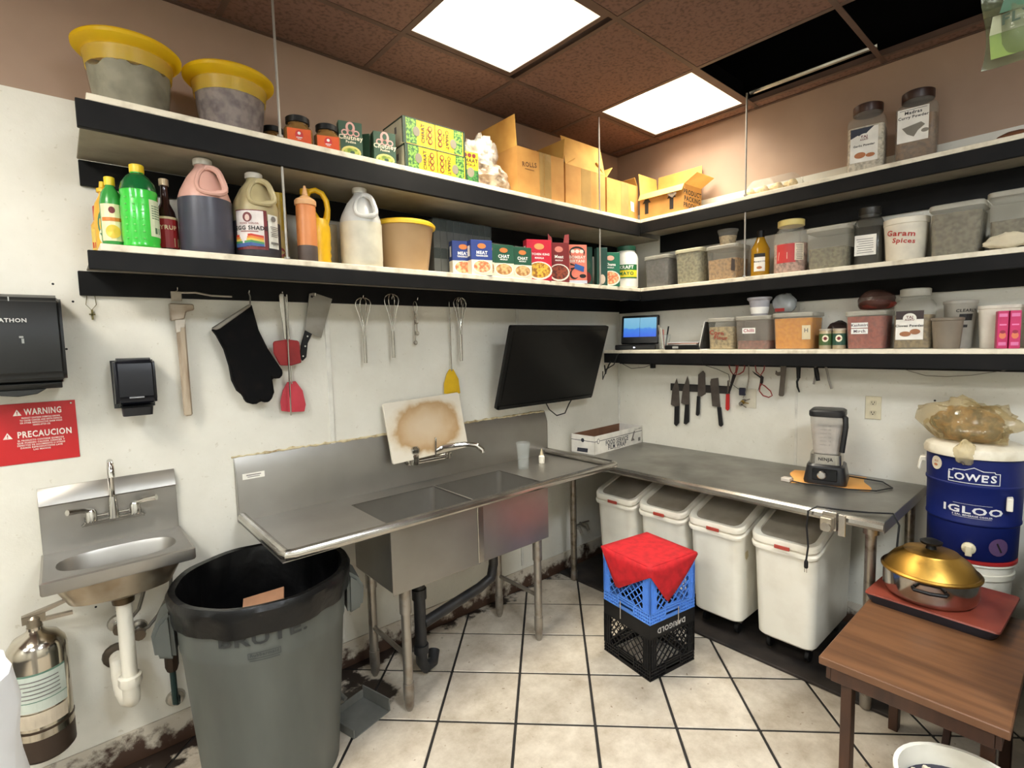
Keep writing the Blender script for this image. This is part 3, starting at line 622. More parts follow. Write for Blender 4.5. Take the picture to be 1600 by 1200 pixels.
# left front flap (local -x side)
def flapL(u, v):   # u 0 at front corner (-h,-h) .. 1 at back (-h,+h)
    tip = .37; drop = .045+(.175-.045)*(u/.62) if u < .62 else .175*(1-u)/.38
    return (-h-.006*min(1, v*4)-.012*v*math.sin(u*3), -h+2*h*u, zt_+.0035-drop*v)
g.grid(flapL, 14, 4)
def flapR(u, v):   # along -y side, u 0 at front corner .. 1 at right
    drop = .045+(.185-.045)*(u/.3) if u < .3 else .012+.173*(1-u)/.7
    return (-h+2*h*u+.03*v*0, -h-.006*min(1, v*4)-.014*v*math.sin(u*3.1), zt_+.0035-drop*v)
g.grid(flapR, 16, 4)
g.grid(lambda u, v: (-h-.006*(1-u)*min(1, v*4), -h-.006*u*min(1, v*4), zt_+.0035-.045*v), 2, 4)
me = g.mesh(0, 50)
o = tag(link('red_cloth', me, RED), 'red fabric napkin draped over the blue milk crate', 'cloth'); o.location = (*CL, 0); o.rotation_euler = (0, 0, CR)
md = o.modifiers.new('thick', 'SOLIDIFY'); md.thickness = .002; md.offset = 1
for k, (dx, dy) in enumerate(((-.166, .03), (.03, -.166))):
    tag(G().tube([(CL[0]+dx*math.cos(CR)-dy*math.sin(CR), CL[1]+dx*math.sin(CR)+dy*math.cos(CR), z) for z in (.32, .285, .25, .23)], .002, 6).obj('zip_tie', M((190, 180, 164), .5)), ('thin pale tie joining the crates on their left face', 'thin pale tie joining the crates on their right face')[k], 'tie', 'ties joining the crates')

# ================================================================ TRASH CAN
t = T('trash_can', 'tall round grey plastic trash can with black liner under the sink end', 'trash can', (-2.715, -.41, 0), face(-2.715, -.41, .9))
TG = M((90, 93, 88), .5, n=(5, (68, 71, 67), .4, .75, (1, 1, .25)), b=(18, .05))
rz_ = lambda z: .235+(.292-.235)*z/.78
G().lathe([(.0, .0), (.225, .0), (.235, .012), (rz_(.3), .3), (rz_(.57), .57), (rz_(.575)+.004, .58), (rz_(.6)+.004, .6), (.288, .735), (.302, .74), (.305, .765), (.295, .775), (.284, .77), (.23, .05), (.0, .04)], 48, c1=False).obj('can', TG, t)
for s_ in (-1, 1):
    G().prism([(s_*.285, .56), (s_*.345, .58), (s_*.352, .66), (s_*.335, .70), (s_*.29, .74)], -.075, .075).obj('handle', TG, t, .012, seg=2)
LINER = M((6, 6, 7), .32, n=(9, (12, 12, 13), .4, .8), b=(16, .6), spec=.35)
def lr(r0, z, am, k): return [((r0+am*math.sin(j*k)+am*.6*math.sin(j*k*1.7+1))*math.cos(2*PI*j/72), (r0+am*math.sin(j*k)+am*.6*math.sin(j*k*1.7+1))*math.sin(2*PI*j/72), z+am*1.2*math.sin(j*.8+r0*30)) for j in range(72)]
G().rings([lr(.298, .685, .003, 1.3), lr(.303, .71, .003, 1.3), lr(.307, .742, .002, .9), lr(.310, .768, .001, .9), lr(.301, .785, .001, .9), lr(.28, .782, .001, .7), lr(.262, .70, .005, .7), lr(.248, .6, .008, .8), lr(.228, .48, .010, .9), lr(.15, .42, .012, 1.2), lr(.02, .43, .004, 1)], False, True).obj('liner', LINER, t)
decs(t, cyl(lambda z: rz_(z)+.006), [(M((44, 46, 46), .6), [('t', 'BRUTE.', -.02, .672, .06, 1.35), ]), (M((62, 66, 66), .6), [('r', -.02, .625, .1, .0025), ('r', -.02, .605, .1, .0025), ('r', -.069, .615, .0025, .02), ('r', .029, .615, .0025, .02), ('t', 'Rubbermaid', -.02, .6165, .016), ('r', -.02, .597, .09, .003)])])
t2 = tag(G().box(-.075, .075, -.05, .05, -.004, .004).box(-.075, .075, -.05, -.045, .004, .05).obj('cardboard_scrap', M((168, 122, 90), .8)), 'flattened brown cardboard piece lying in the trash can liner', 'cardboard')
t2.location = (-2.71, -.36, .63); t2.rotation_euler = (R(28), R(-10), R(-25))
# dustpan by the can
t = T('dustpan', 'grey plastic dustpan lying on the floor right of the trash can', 'dustpan', (-2.365, -.38, 0), R(15))
DP = M((108, 108, 102), .5); t.scale = (.8, .8, .8)
G().prism([(-.11, .0), (.11, .0), (.13, .003), (-.12, .006)], -.12, .10).box(-.125, -.117, -.12, .1, .003, .05).box(.117, .125, -.12, .1, .003, .075).box(-.12, .12, .095, .103, .003, .05).obj('pan', DP, t, .002)
G().tube([(0, .1, .06), (0, .2, .09)], [.014, .011], 8).obj('handle', DP, t)
# ================================================================ WOODEN TABLE, HOT PLATE, POT
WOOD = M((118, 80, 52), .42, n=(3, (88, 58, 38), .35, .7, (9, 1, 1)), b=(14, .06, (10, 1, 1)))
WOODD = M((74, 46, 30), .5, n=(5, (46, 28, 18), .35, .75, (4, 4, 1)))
t = T('wooden_table', 'low worn brown wooden table in front of the water cooler', 'table', (-1.015, -2.11, 0))
G().box(-.39, .385, -.232, .232, .525, .552).obj('top', WOOD, t, .003)
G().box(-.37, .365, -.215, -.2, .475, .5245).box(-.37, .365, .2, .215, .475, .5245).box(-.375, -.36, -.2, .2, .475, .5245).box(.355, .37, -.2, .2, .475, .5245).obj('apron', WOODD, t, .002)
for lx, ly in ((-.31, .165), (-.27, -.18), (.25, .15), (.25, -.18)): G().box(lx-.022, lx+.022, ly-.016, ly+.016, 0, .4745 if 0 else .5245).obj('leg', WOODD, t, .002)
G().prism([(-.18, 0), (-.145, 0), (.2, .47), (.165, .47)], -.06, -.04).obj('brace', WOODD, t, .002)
G().lathe([(.006, 0), (.006, .004)], 8).xf(Matrix.Translation((-.332, .165, .46)) @ Matrix.Rotation(-PI/2, 4, 'Y')).obj('hinge_pin', CHROME, t)
t = T('hot_plate', 'flat red-topped electric hot plate on the wooden table', 'hot plate', (-.70, -2.08, .5525), R(-3))
G().rl([(.37, .36, 0, .02), (.38, .38, .012, .02), (.39, .40, .034, .015)]).obj('housing', M((34, 34, 42), .45), t); G().rl([(.39, .402, .0345, .015), (.386, .398, .04, .015)]).obj('top_panel', M((136, 62, 46), .4, n=(7, (92, 36, 28), .45, .75)), t)
t = T('cooking_pot', 'wide stainless cooking pot with a brass-coloured domed lid', 'pot', (-.742, -2.05, .5935))
G().lathe([(.0, .001), (.13, .001), (.142, .012), (.15, .03), (.15, .098), (.153, .1), (.146, .1), (.144, .03), (.0, .012)], 40, c1=False).obj('pan', M((190, 184, 176), .16, 1, n=(8, (140, 120, 110), .5, .75)), t)
G().lathe([(.157, .1), (.158, .106), (.152, .112), (.148, .112), (.12, .15), (.09, .172), (.086, .178), (.05, .186), (.0, .188)], 40).obj('lid', M((178, 138, 64), .4, 1, n=(6, (62, 42, 24), .46, .6)), t)
G().lathe([(.018, .186), (.014, .2), (.034, .208), (.036, .216), (.02, .224), (.0, .225)], 18).obj('lid_knob', BLK, t)
G().tube([(-.148, .05, .075), (-.18, .045, .08), (-.19, 0, .08), (-.18, -.045, .08), (-.148, -.05, .075)], .007, 8).obj('handle', BLK, t).rotation_euler = (0, 0, R(10))

# ================================================================ BUCKETS, WATER COOLER
def bucket(label, loc, group, lid=True, fill=None, r=.148, h=.36):
    t = T('bucket', label, 'bucket', loc, 0, group)
    k = r/.148
    G().lathe([(.0, .0), (.126*k, .0), (.132*k, .01), (.142*k, h-.07), (.149*k, h-.068), (.15*k, h-.045), (.144*k, h-.043), (.146*k, h-.01), (.153*k, h-.008), (.153*k, h), (.142*k, h), (.128*k, .01), (.0, .008)], 36, c1=False).obj('pail', WHITEP, t)
    if lid: G().lathe([(.153*k, h+.0005), (.156*k, h+.004), (.156*k, h+.014), (.15*k, h+.018), (.0, h+.018)], 36).obj('lid', M((168, 36, 34), .45), t)
    if fill: G().lathe([(.138*k, h-.06), (.135*k, h-.055), (.1*k, h-.05), (.0, h-.045)], 36).obj('contents', fill, t)
    return t
bucket('white bucket at floor level hidden behind the wooden table', (-.2, -2.1, 0), 'buckets under the cooler', True, None, .148, .27)
bucket('white bucket with red lid directly under the blue water cooler', (-.2, -2.1, .289), 'buckets under the cooler', True, None, .148, .33)
bk = bucket('open white bucket of dark blue liquid at the bottom right', (-1.49, -2.27, 0), 'loose bucket', False, M((24, 26, 54), .2), .155, .40)
g = G()
for i in range(40):
    a = random.uniform(0, 2*PI); r_ = random.uniform(.1, .133); s_ = random.uniform(.006, .013)
    g.lathe([(.0, .0), (s_, s_*.4), (s_*.6, s_*1.2), (0, s_*1.3)], 6, (r_*math.cos(a), r_*math.sin(a)), )
o = g.xf(Matrix.Translation((0, 0, .34))).obj('foam_scum', M((216, 204, 180), .8), bk); o['kind'] = 'stuff'
zc = .6375
t = T('water_cooler', 'blue cylindrical water cooler with white lid on a red-lidded bucket', 'cooler', (-.205, -2.1, zc), face(-.205, -2.1, 1))
NAVY = M((13, 28, 92), .5, n=(4, (9, 20, 74), .4, .8), spec=.3)
G().lathe([(.0, .0), (.148, .0), (.155, .01), (.157, .15), (.163, .158), (.163, .165), (.161, .168), (.163, .31), (.168, .318), (.168, .326), (.165, .33), (.168, .438), (.0, .44)], 48).obj('barrel', NAVY, t)
G().lathe([(.168, .4405), (.178, .443), (.18, .462), (.172, .48), (.15, .492), (.05, .494), (.0, .492)], 48).obj('lid', M((226, 218, 198), .45, n=(9, (186, 172, 144), .5, .75)), t)
for s_ in (-1, 1): G().prism([(s_*.165, .41), (s_*.19, .405), (s_*.2, .35), (s_*.188, .34), (s_*.178, .385), (s_*.165, .385)], -.025, .025).obj('handle', WHITEP, t, .004)
sp = G().lathe([(.024, 0), (.024, .016), (.014, .022), (.014, .04)], 16).xf(Matrix.Translation((-.005, -.154, .055)) @ Matrix.Rotation(PI/2, 4, 'X')).obj('spigot', M((226, 214, 180), .45), t)
G().box(-.016, .006, -.2, -.188, .03, .075).obj('lever', M((226, 214, 180), .45), sp, .003)
WHI = M((226, 226, 228), .5)
G().box(.105, .125, -.15, -.1, .235, .29).obj('cup_bracket', WHITEP, t, .003)
CY = cyl(.1665)
hb = [(-.085, .337), (.085, .337), (.085, .385), (.07, .385), (.066, .392), (.03, .392), (.0, .405), (-.03, .392), (-.07, .392), (-.07, .385), (-.085, .385)]
hi = [(x*.96, .337+(z-.337)*.93+.0022) for x, z in hb]
decs(t, CY, [(WHI, [('l', hb+hb[:1], .0028)]), (WHI, [('t', 'LOWE', -.022, .361, .042, 1.05), ('t', 'S', .064, .361, .042, 1.05), ('r', .0455, .372, .0045, .01)])])
decs(t, cyl(.1645), [(WHI, [('t', 'IGLOO', 0, .218, .042, 1.45), ('r', 0, .245, .13, .0012), ('r', 0, .188, .13, .0012), ('t', '5 GAL. BEVERAGE COOLER', 0, .196, .010)])])
decs(t, cyl(.1675), [(M((226, 216, 194), .5), [('d', -.142, .402, .027, .03)]), (M((190, 120, 80), .5), [('t', 'ALE', -.142, .41, .012), ('d', -.144, .393, .01, .006)])], 'round_sticker')
decs(t, cyl(.1585), [(M((92, 66, 104), .5), [('d', .095, .07, .036, .038)]), (INK, [('p', [(.085, .085), (.09, .09), (.108, .05), (.102, .047)])])], 'round_sticker')
# twisted plastic bag of dried goods on the lid
def blob(name, mat, parent, c, r, seed, amp=.18, n=34, m_=20, flat_=0):
    """crumpled closed bag: a squashed ball pushed in and out by folded noise"""
    rs = []
    for i in range(m_+1):
        th = PI*i/m_; ring = []
        for j in range(n):
            a = 2*PI*j/n; d = Vector((math.sin(th)*math.cos(a), math.sin(th)*math.sin(a), math.cos(th)))
            k = 1+amp*(1.3*mnoise.noise(d*1.6+Vector((seed*3.1, 0, 0)))+.9*(.4-abs(mnoise.noise(d*3.4+Vector((0, seed*2.3, 0)))))+.35*mnoise.noise(d*8+Vector((0, 0, seed))))
            ring.append((c[0]+r[0]*d.x*k, c[1]+r[1]*d.y*k, c[2]+r[2]*max(-1+flat_, d.z*k)))
        rs.append(ring)
    return G().rings(rs).obj(name, mat, parent, sm=60)
t = T('plastic_bag', 'bunched clear bag of brown dried goods on the water cooler lid', 'bag', (-.205, -2.09, zc+.494))
blob('contents', M((142, 100, 46), .7, n=(24, (74, 50, 22), .4, .62), b=(30, .7)), t, (-.0, .02, .07), (.085, .115, .085), 3, .3, flat_=.25)
blob('film', M((206, 184, 130), .1, a=.28, b=(26, 1)), t, (-.01, .0, .078), (.105, .145, .095), 5, .42, flat_=.25)
blob('dark_fold', M((40, 32, 24), .3, b=(30, .6)), t, (-.03, .115, .08), (.025, .025, .03), 8, .2)
G().prism([(-.02, 0), (.02, .004), (.018, .012), (-.02, .008)], -.01, .0).xf(Matrix.Translation((-.08, .05, .125))).obj('paper_tag', WHT, t)
blob('tail', M((230, 214, 170), .08, a=.4, b=(26, 1)), t, (-.16, .0, -.03), (.03, .035, .05), 12, .25)

# ================================================================ ON THE STEEL TABLE
ZTB = .8503
t = T('blender', 'black countertop blender with clear pitcher on the steel table', 'blender', (-.245, -1.525, ZTB+.0025), face(-.245, -1.525, .72, -PI/2))
G().rl([(.19, .2, 0, .03), (.195, .205, .012, .03), (.17, .18, .09, .035), (.15, .16, .1, .035)]).obj('motor_base', M((34, 34, 36), .35), t, 0)
G().rl([(.146, .156, .1005, .03), (.142, .152, .15, .03)]).obj('collar', STEELR, t)
decs(t, flat(-.0775), [(INK, [('t', 'NINJA', .0, .126, .022)])])
pf = lambda x, z, o: (x, -.0985-o+(z-.01)*-.0, z)
G().box(-.055, .055, -.1045, -.094, .02, .082).obj('control_panel', BLKG, t, .003)
G().lathe([(.02, 0), (.02, .014), (.016, .018)], 20).xf(Matrix.Translation((-.012, -.1045, .052)) @ Matrix.Rotation(PI/2, 4, 'X')).obj('dial', STEELR, t)
G().rl([(.115, .12, .151, .03), (.12, .125, .17, .03), (.15, .155, .32, .035), (.152, .157, .35, .035)], c1=False).obj('pitcher', M((214, 208, 200), .15, a=.42), t)
G().rl([(.112, .117, .155, .03), (.14, .145, .29, .033)]).obj('contents', M((196, 184, 172), .6), t)
G().rl([(.158, .165, .345, .035), (.162, .17, .352, .035), (.16, .168, .372, .03), (.14, .15, .38, .03)]).obj('lid', M((30, 30, 32), .4), t)
G().tube([(.07, -.05, .35), (.082, -.075, .345), (.084, -.08, .3), (.07, -.07, .17)], .013, 8).obj('handle', M((24, 24, 26), .4), t)
decs(t, lambda x, z, o: (x, -.0625-o-(z-.17)*.1, z), [(GREYINK, [('r', -.012, .2+i*.02, .03, .0018) for i in range(6)]+[('t', str(i*8+8), .016, .2+i*.02, .011) for i in range(6)])])
t = tag(G().grid(lambda u, v: (-.17+.34*u+.012*math.sin(7*v), -.15+.3*v+.015*math.sin(5*u), .0008+.0008*math.sin(6*u)*math.sin(5*v)), 10, 10).obj('paper_sheet', M((236, 176, 96), .7, n=(4, (222, 150, 70), .4, .7)), sm=80), 'orange paper sheet spread under the blender', 'paper')
t.location = (-.215, -1.525, ZTB); t.rotation_euler = (0, 0, R(-72))
t = T('blender_lead', 'black power cord trailing from the blender over the table edge', 'cord', (0, 0, ZTB))
CB2 = M((18, 18, 20), .5)
G().tube([(-.15, -1.6, .02), (-.1, -1.66, .008), (-.1, -1.74, .006), (-.19, -1.8, .006), (-.3, -1.76, .006), (-.36, -1.66, .006), (-.37, -1.56, .006), (-.4, -1.46, .006), (-.39, -1.41, .006)], .0035, 6).obj('cable', CB2, t)
G().box(-.41, -.37, -1.405, -1.36, 0, .02).obj('connector', M((206, 196, 184), .4), t, .003)
t = T('extension_lead', 'black lead with a plug dangling in front of the rightmost bin', 'cord', (0, 0, 0))
G().tube([(-.66, -1.93, .55), (-.665, -1.925, .7), (-.66, -1.93, .82), (-.65, -1.905, .862), (-.69, -1.83, .858), (-.735, -1.77, .862), (-.77, -1.73, .868), (-.785, -1.66, .868), (-.80, -1.63, .845), (-.80, -1.625, .77), (-.79, -1.63, .68), (-.795, -1.625, .615)], .004, 7).obj('cable', CB2, t)
p_ = G().lathe([(.004, 0), (.009, -.012), (.009, -.035), (.006, -.04)], 8, (-.795, -1.625)).xf(Matrix.Translation((0, 0, .62))).obj('plug', CB2, t)
G().box(-.8, -.798, -1.63, -1.628, .562, .582).box(-.8, -.798, -1.622, -1.62, .562, .582).obj('prong', STEELR, p_, sm=0)
# carton of cling film
t = T('film_wrap_box', 'long white open carton of food wrap at the back of the steel table', 'box', (-.31, -.135, ZTB), R(3))
WB = M((226, 222, 214), .6)
W_, D_, H_ = .58, .2, .125
G().box(-W_/2, W_/2, -D_/2, D_/2, 0, .003).box(-W_/2, W_/2, -D_/2, -D_/2+.003, .003, H_).box(-W_/2, W_/2, D_/2-.003, D_/2, .003, H_).box(-W_/2, -W_/2+.003, -D_/2, D_/2, .003, H_).box(W_/2-.003, W_/2, -D_/2, D_/2, .003, H_).obj('carton', WB, t, sm=0)
G().box(-W_/2+.004, W_/2-.004, -D_/2+.004, D_/2-.004, .0035, .05).obj('roll_pack', M((92, 64, 50), .8), t, sm=0)
g = G().box(-W_/2+.0035, W_/2-.0035, -D_/2+.0033, -D_/2+.0043, .004, H_-.002).box(-W_/2+.0035, W_/2-.0035, D_/2-.0043, D_/2-.0033, .004, H_-.002).obj('brown_lining', M((120, 84, 62), .8), t, sm=0)
INKB = M((52, 54, 66), .6)
decs(t, flat(-D_/2), [(INKB, [('r', 0, .088, W_, .004), ('t', 'FOOD SERVICE', -.03, .06, .046, .8), ('t', 'FILM WRAP', -.03, .026, .046, .85), ('t', 'CUTTER BOX', -.03, .008, .011)]), (INKB, [('d', -.25, .088, .014, .018)]), (WB, [('d', -.25, .088, .010, .014)]), (GREYINK, [('p', [(.14, .03), (.18, .1), (.195, .1), (.17, .05), (.19, .03)]), ('r', .25, .03, .03, .026), ('t', '12 in x 3000 ft', .235, .108, .014)])])
decs(t, sideL(-W_/2), [(INKB, [('r', 0, .088, D_, .004), ('d', 0, .09, .014, .014), ('p', [(-.04, .01), (.05, .008), (.045, .035), (-.045, .038)])])])

# ================================================================ WALL THINGS, LEFT
t = T('towel_dispenser', 'dark smoky paper towel dispenser on the wall at the left edge', 'dispenser', (-3.335, 0, 1.5))
SM = M((34, 35, 35), .35, n=(4, (26, 27, 27), .4, .8), spec=.35)
prof = [(-.001, 0.02), (-.16, .02), (-.19, .045), (-.2, .12), (-.19, .25), (-.165, .295), (-.12, .31), (-.001, .312)]
G().prism(prof, -.14, .115, 'yz').obj('cover', SM, t, .012, seg=3)
G().prism([(-.02, 0), (-.15, 0), (-.165, .019), (-.02, .019)], -.13, .1, 'yz').obj('base_tray', M((26, 28, 28), .4), t, .002)
G().prism([(-.1, .0), (.06, .0), (.035, -.016), (-.01, -.022), (-.05, -.016)], -.15, -.06).obj('tear_lip', M((24, 26, 26), .4), t, .002)
decs(t, lambda x, z, o: (x, -.1965-o, z), [(M((188, 188, 184), .5), [('w', 'MARATHON', -.022, .222, .017, .1)]), (M((150, 152, 148), .5), [('r', .012, .17, .01, .006), ('r', .015, .155, .006, .02), ('r', .01, .14, .01, .012)])])
decs(t, lambda x, z, o: (x, -.2-o+.18*max(0, .12-z), z), [(M((170, 172, 168), .5), [('r', .0, .085, .1, .0025), ('p', [(-.035, .078), (.035, .078), (.005, .066), (-.005, .066)])])])
decs(t, lambda x, z, o: (x, -.17-o, z), [(M((200, 200, 196), .5), [('r', -.01, .29, .003, .016)])])
t = T('soap_dispenser', 'black soap dispenser on the wall between towel dispenser and hanging tools', 'dispenser', (-3.03, 0, 1.378))
DK = M((13, 14, 22), .35, spec=.35)
G().rl([(.128, .02, .025, .009, 0, -.011), (.132, .02, .205, .009, 0, -.011)]).obj('back_plate', M((48, 52, 54), .4), t)
G().prism([(-.021, .03), (-.085, .035), (-.105, .06), (-.105, .165), (-.095, .205), (-.07, .213), (-.021, .213)], -.062, .064, 'yz').obj('cover', DK, t, .012, seg=3)
G().rl([(.09, .05, .0, .012, 0, -.085), (.095, .055, .03, .012, 0, -.085)]).obj('push_bar', M((16, 16, 20), .4), t)
decs(t, flat(-.1055), [(M((150, 152, 156), .5), [('r', 0, .068, .045, .005)])])
t = T('warning_sign', 'red bilingual warning sign screwed to the wall below the towel dispenser', 'sign', (-3.335, -.001, 1.236), 0)
SR = M((188, 22, 26), .45, n=(5, (176, 16, 20), .4, .7))
G().box(-.135, .13, -.002, 0, 0, .21).obj('plate', SR, t, .0005)
SW = M((240, 226, 214), .5)
decs(t, flat(-.002), [(SW, [('w', 'WARNING', .042, .178, .03, .098), ('p', [(-.036, .168), (-.014, .168), (-.025, .19)])]+[('w', s_, .035, .158-.0085*i, .0078, (.1, .11, .11, .045)[i]) for i, s_ in enumerate(('PRODUCT CONTAINS CHEMICALS KNOWN', 'TO CAUSE CANCER AND BIRTH DEFECTS', 'OR OTHER REPRODUCTIVE HARM WASH', 'HANDS AFTER USE'))]+
    [('w', 'PRECAUCION', .042, .1, .03, .142), ('p', [(-.066, .09), (-.042, .09), (-.054, .112)])]+[('w', s_, .03, .08-.0085*i, .0078, (.12, .125, .125, .11, .045)[i]) for i, s_ in enumerate(('EL PRODUCTO CONTIENE QUIMICOS', 'QUE PUEDEN CAUSAR CANCER Y', 'DEFECTOS DE NACIMIENTO U OTROS', 'DANOS REPRODUCTIVOS LAVE', 'LAS MANOS'))]), (SR, [('t', '!', -.025, .176, .017), ('t', '!', -.054, .098, .017)])])
G().lathe([(.004, 0), (.003, .002)], 8).xf(Matrix.Translation((.118, -.002, .2)) @ Matrix.Rotation(PI/2, 4, 'X')).obj('screw', STEELR, t)
t = tag(G().tube([(-3.145, -.004, 1.822), (-3.15, -.006, 1.79), (-3.135, -.006, 1.77), (-3.12, -.006, 1.79), (-3.122, -.004, 1.822)], .0012, 5).box(-3.137, -3.131, -.008, -.005, 1.735, 1.772).box(-3.143, -3.125, -.008, -.005, 1.752, 1.757).obj('cross_pendant', M((120, 112, 70), .4, .7)), 'tiny metal cross on a cord below the left end of the middle shelf', 'pendant')

# hanging tools ------------------------------------------------------------
def cut(name, label, cat, pts, mat, y0, y1, bev=.001, parts=(), pl='xz', pname='blade'):
    """thing traced as an outline with real thickness; parts: (name, outline, mat, y0, y1, bevel)"""
    cx = sum(p[0] for p in pts)/len(pts); cz = min(p[1] for p in pts)
    t = T(name, label, cat, (cx, 0, cz) if pl == 'xz' else (0, cx, cz))
    G().prism([(a-cx, b-cz) for a, b in pts], y0, y1, pl).obj(pname, mat, t, bev)
    for nm, pp, mt, a0, a1, bv in parts: G().prism([(a-cx, b-cz) for a, b in pp], a0, a1, pl).obj(nm, mt, t, bv)
    return t, cx, cz
WOODL = M((176, 160, 138), .7, n=(7, (132, 110, 88), .4, .75, (6, 6, 1)))
cut('hammer', 'old wood-handled hammer hanging head up right of the soap dispenser', 'hammer', [(-2.899, 1.8), (-2.817, 1.798), (-2.816, 1.775), (-2.845, 1.766), (-2.852, 1.738), (-2.898, 1.73)], M((170, 156, 138), .5, .3, n=(14, (130, 110, 90), .45, .7)), -.055, -.025, .004,
    [('collar', [(-2.884, 1.7378), (-2.847, 1.7358), (-2.854, 1.705), (-2.866, 1.705), (-2.868, 1.688), (-2.883, 1.685)], M((206, 196, 180), .5), -.052, -.028, .002), ('handle', [(-2.882, 1.73), (-2.849, 1.73), (-2.847, 1.352), (-2.876, 1.351)], WOODL, -.05, -.03, .006)], pname='head')
t = T('wall_bracket', 'bent grey rod bracket above the hammer on the shelf cleat', 'bracket', (-2.87, -.02, 1.81))
G().box(-.018, .018, -.008, 0, 0, .038).obj('plate', M((176, 166, 150), .5, .4), t, .001); G().tube([(.017, -.005, .034), (.067, -.008, .036), (.122, -.01, .026), (.198, -.012, .025)], .004, 8).obj('rod', M((186, 178, 164), .45, .4), t)
GL = M((10, 10, 11), .9, n=(20, (22, 18, 17), .5, .75), b=(60, .3), spec=.15)
gp = [(-2.764, 1.7), (-2.61, 1.806), (-2.588, 1.694), (-2.557, 1.616), (-2.528, 1.564), (-2.498, 1.512), (-2.505, 1.486), (-2.525, 1.479), (-2.546, 1.486), (-2.54, 1.423), (-2.554, 1.39), (-2.576, 1.378), (-2.599, 1.392), (-2.607, 1.378), (-2.638, 1.379), (-2.657, 1.394), (-2.661, 1.417), (-2.684, 1.44), (-2.701, 1.485), (-2.707, 1.545), (-2.722, 1.615), (-2.747, 1.673)]
t, cx, cz = cut('oven_glove', 'long black oven glove hanging fingers down left of the red spatula', 'glove', gp, GL, -.085, -.04, .018, pname='shell')
G().prism([(a-cx, b-cz) for a, b in ((-2.766, 1.699), (-2.612, 1.807), (-2.616, 1.792), (-2.736, 1.7), (-2.75, 1.694))], -.09, -.072).obj('cuff_trim', M((140, 134, 122), .7), t, .003)
G().tube([(-2.61-cx, -.06, 1.8-cz), (-2.608-cx, -.058, 1.835-cz), (-2.612-cx, -.055, 1.853-cz)], .003, 6).obj('loop', M((120, 116, 108), .7), t)
RS = M((150, 26, 26), .45, n=(9, (128, 20, 22), .4, .7))
cut('rubber_spatula', 'dark red spatula with steel handle hanging over the pink turner', 'spatula', [(-2.529, 1.637), (-2.523, 1.645), (-2.466, 1.652), (-2.422, 1.646), (-2.416, 1.638), (-2.412, 1.546), (-2.456, 1.535), (-2.505, 1.538), (-2.529, 1.592)], RS, -.065, -.058, .003,
    [('handle', [(-2.493, 1.845), (-2.486, 1.853), (-2.472, 1.853), (-2.455, 1.652), (-2.482, 1.652)], STEELR, -.066, -.06, .002), ('rib', [(-2.478, 1.65), (-2.466, 1.65), (-2.462, 1.54), (-2.474, 1.54)], RS, -.069, -.0652, .002)])
PK = M((206, 66, 80), .35, n=(12, (190, 50, 66), .4, .7), a=.85)
cut('slotted_turner', 'pink plastic turner on a wire shank below the red spatula', 'spatula', [(-2.468, 1.46), (-2.431, 1.462), (-2.402, 1.417), (-2.391, 1.351), (-2.399, 1.319), (-2.456, 1.322), (-2.5, 1.332), (-2.503, 1.373), (-2.489, 1.424)], PK, -.03, -.026, .001,
    [('shank', [(-2.452, 1.853), (-2.446, 1.853), (-2.447, 1.45), (-2.452, 1.45)], STEELR, -.034, -.0305, .001)])
tag(G().tube([(-2.47, -.072, 1.84), (-2.468, -.072, 1.7), (-2.471, -.075, 1.53), (-2.473, -.07, 1.312)], .0035, 6).obj('skewer', STEELR), 'long thin steel skewer hanging in front of the pink turner', 'skewer')
cut('cleaver', 'steel meat cleaver with black riveted handle hanging blade up', 'cleaver', [(-2.348, 1.861), (-2.327, 1.866), (-2.241, 1.841), (-2.303, 1.657), (-2.378, 1.69)], M((150, 145, 136), .4, .8, n=(9, (130, 124, 114), .4, .7)), -.032, -.029, .0005,
    [('handle', [(-2.378, 1.6935), (-2.347, 1.676), (-2.369, 1.634), (-2.379, 1.57), (-2.397, 1.553), (-2.411, 1.565), (-2.398, 1.635)], BLK, -.04, -.0322, .002)]+[('rivet', [(x+.004*math.cos(a), z+.004*math.sin(a)) for a in [k*PI/4 for k in range(8)]], CHROME, -.0415, -.0395, 0) for x, z in ((-2.37, 1.665), (-2.383, 1.62), (-2.395, 1.575))]+[('hang_hole', [(-2.337+.006*math.cos(a), 1.848+.006*math.sin(a)) for a in [k*PI/4 for k in range(8)]], BLK, -.0326, -.0322, 0)])
def whisk(label, x, zt, zb, s_=1):
    t = T('whisk', label, 'whisk', (x, -.05, zb), 0, 'balloon whisks on the shelf cleat'); L = zt-zb; hl = L*.42
    G().tube([(0, 0, 0), (0, 0, hl)], .0085, 10).obj('handle', STEELR, t)
    for k in range(4):
        a = k*PI/4
        loop = [(-.006, hl), (-.012, hl+.05), (-.03*s_, hl+(L-hl)*.62), (-.04*s_, hl+(L-hl)*.8), (-.033*s_, hl+(L-hl)*.93), (0, L), (.033*s_, hl+(L-hl)*.93), (.04*s_, hl+(L-hl)*.8), (.03*s_, hl+(L-hl)*.62), (.012, hl+.05), (.006, hl)]
        G().tube(smooth([(r_*math.cos(a), r_*math.sin(a)*.8, z) for r_, z in loop], 2), .002, 5).obj('wire', STEELR, t)
whisk('leftmost wire whisk on the shelf cleat, just right of the wall seam', -2.095, 1.852, 1.531)
whisk('second wire whisk from the left, hanging slightly higher', -1.94, 1.876, 1.55)
whisk('wire whisk hanging in front of the yellow turner', -1.515, 1.875, 1.515)
t = T('measuring_spoons', 'small set of metal measuring spoons on a ring between the whisks', 'spoons', (-1.792, -.03, 1.61))
G().tube([(.0+.012*math.cos(a), 0, .2+.034*math.sin(a)) for a in [k*PI/6 for k in range(13)]], .0015, 5).obj('ring', STEELR, t)
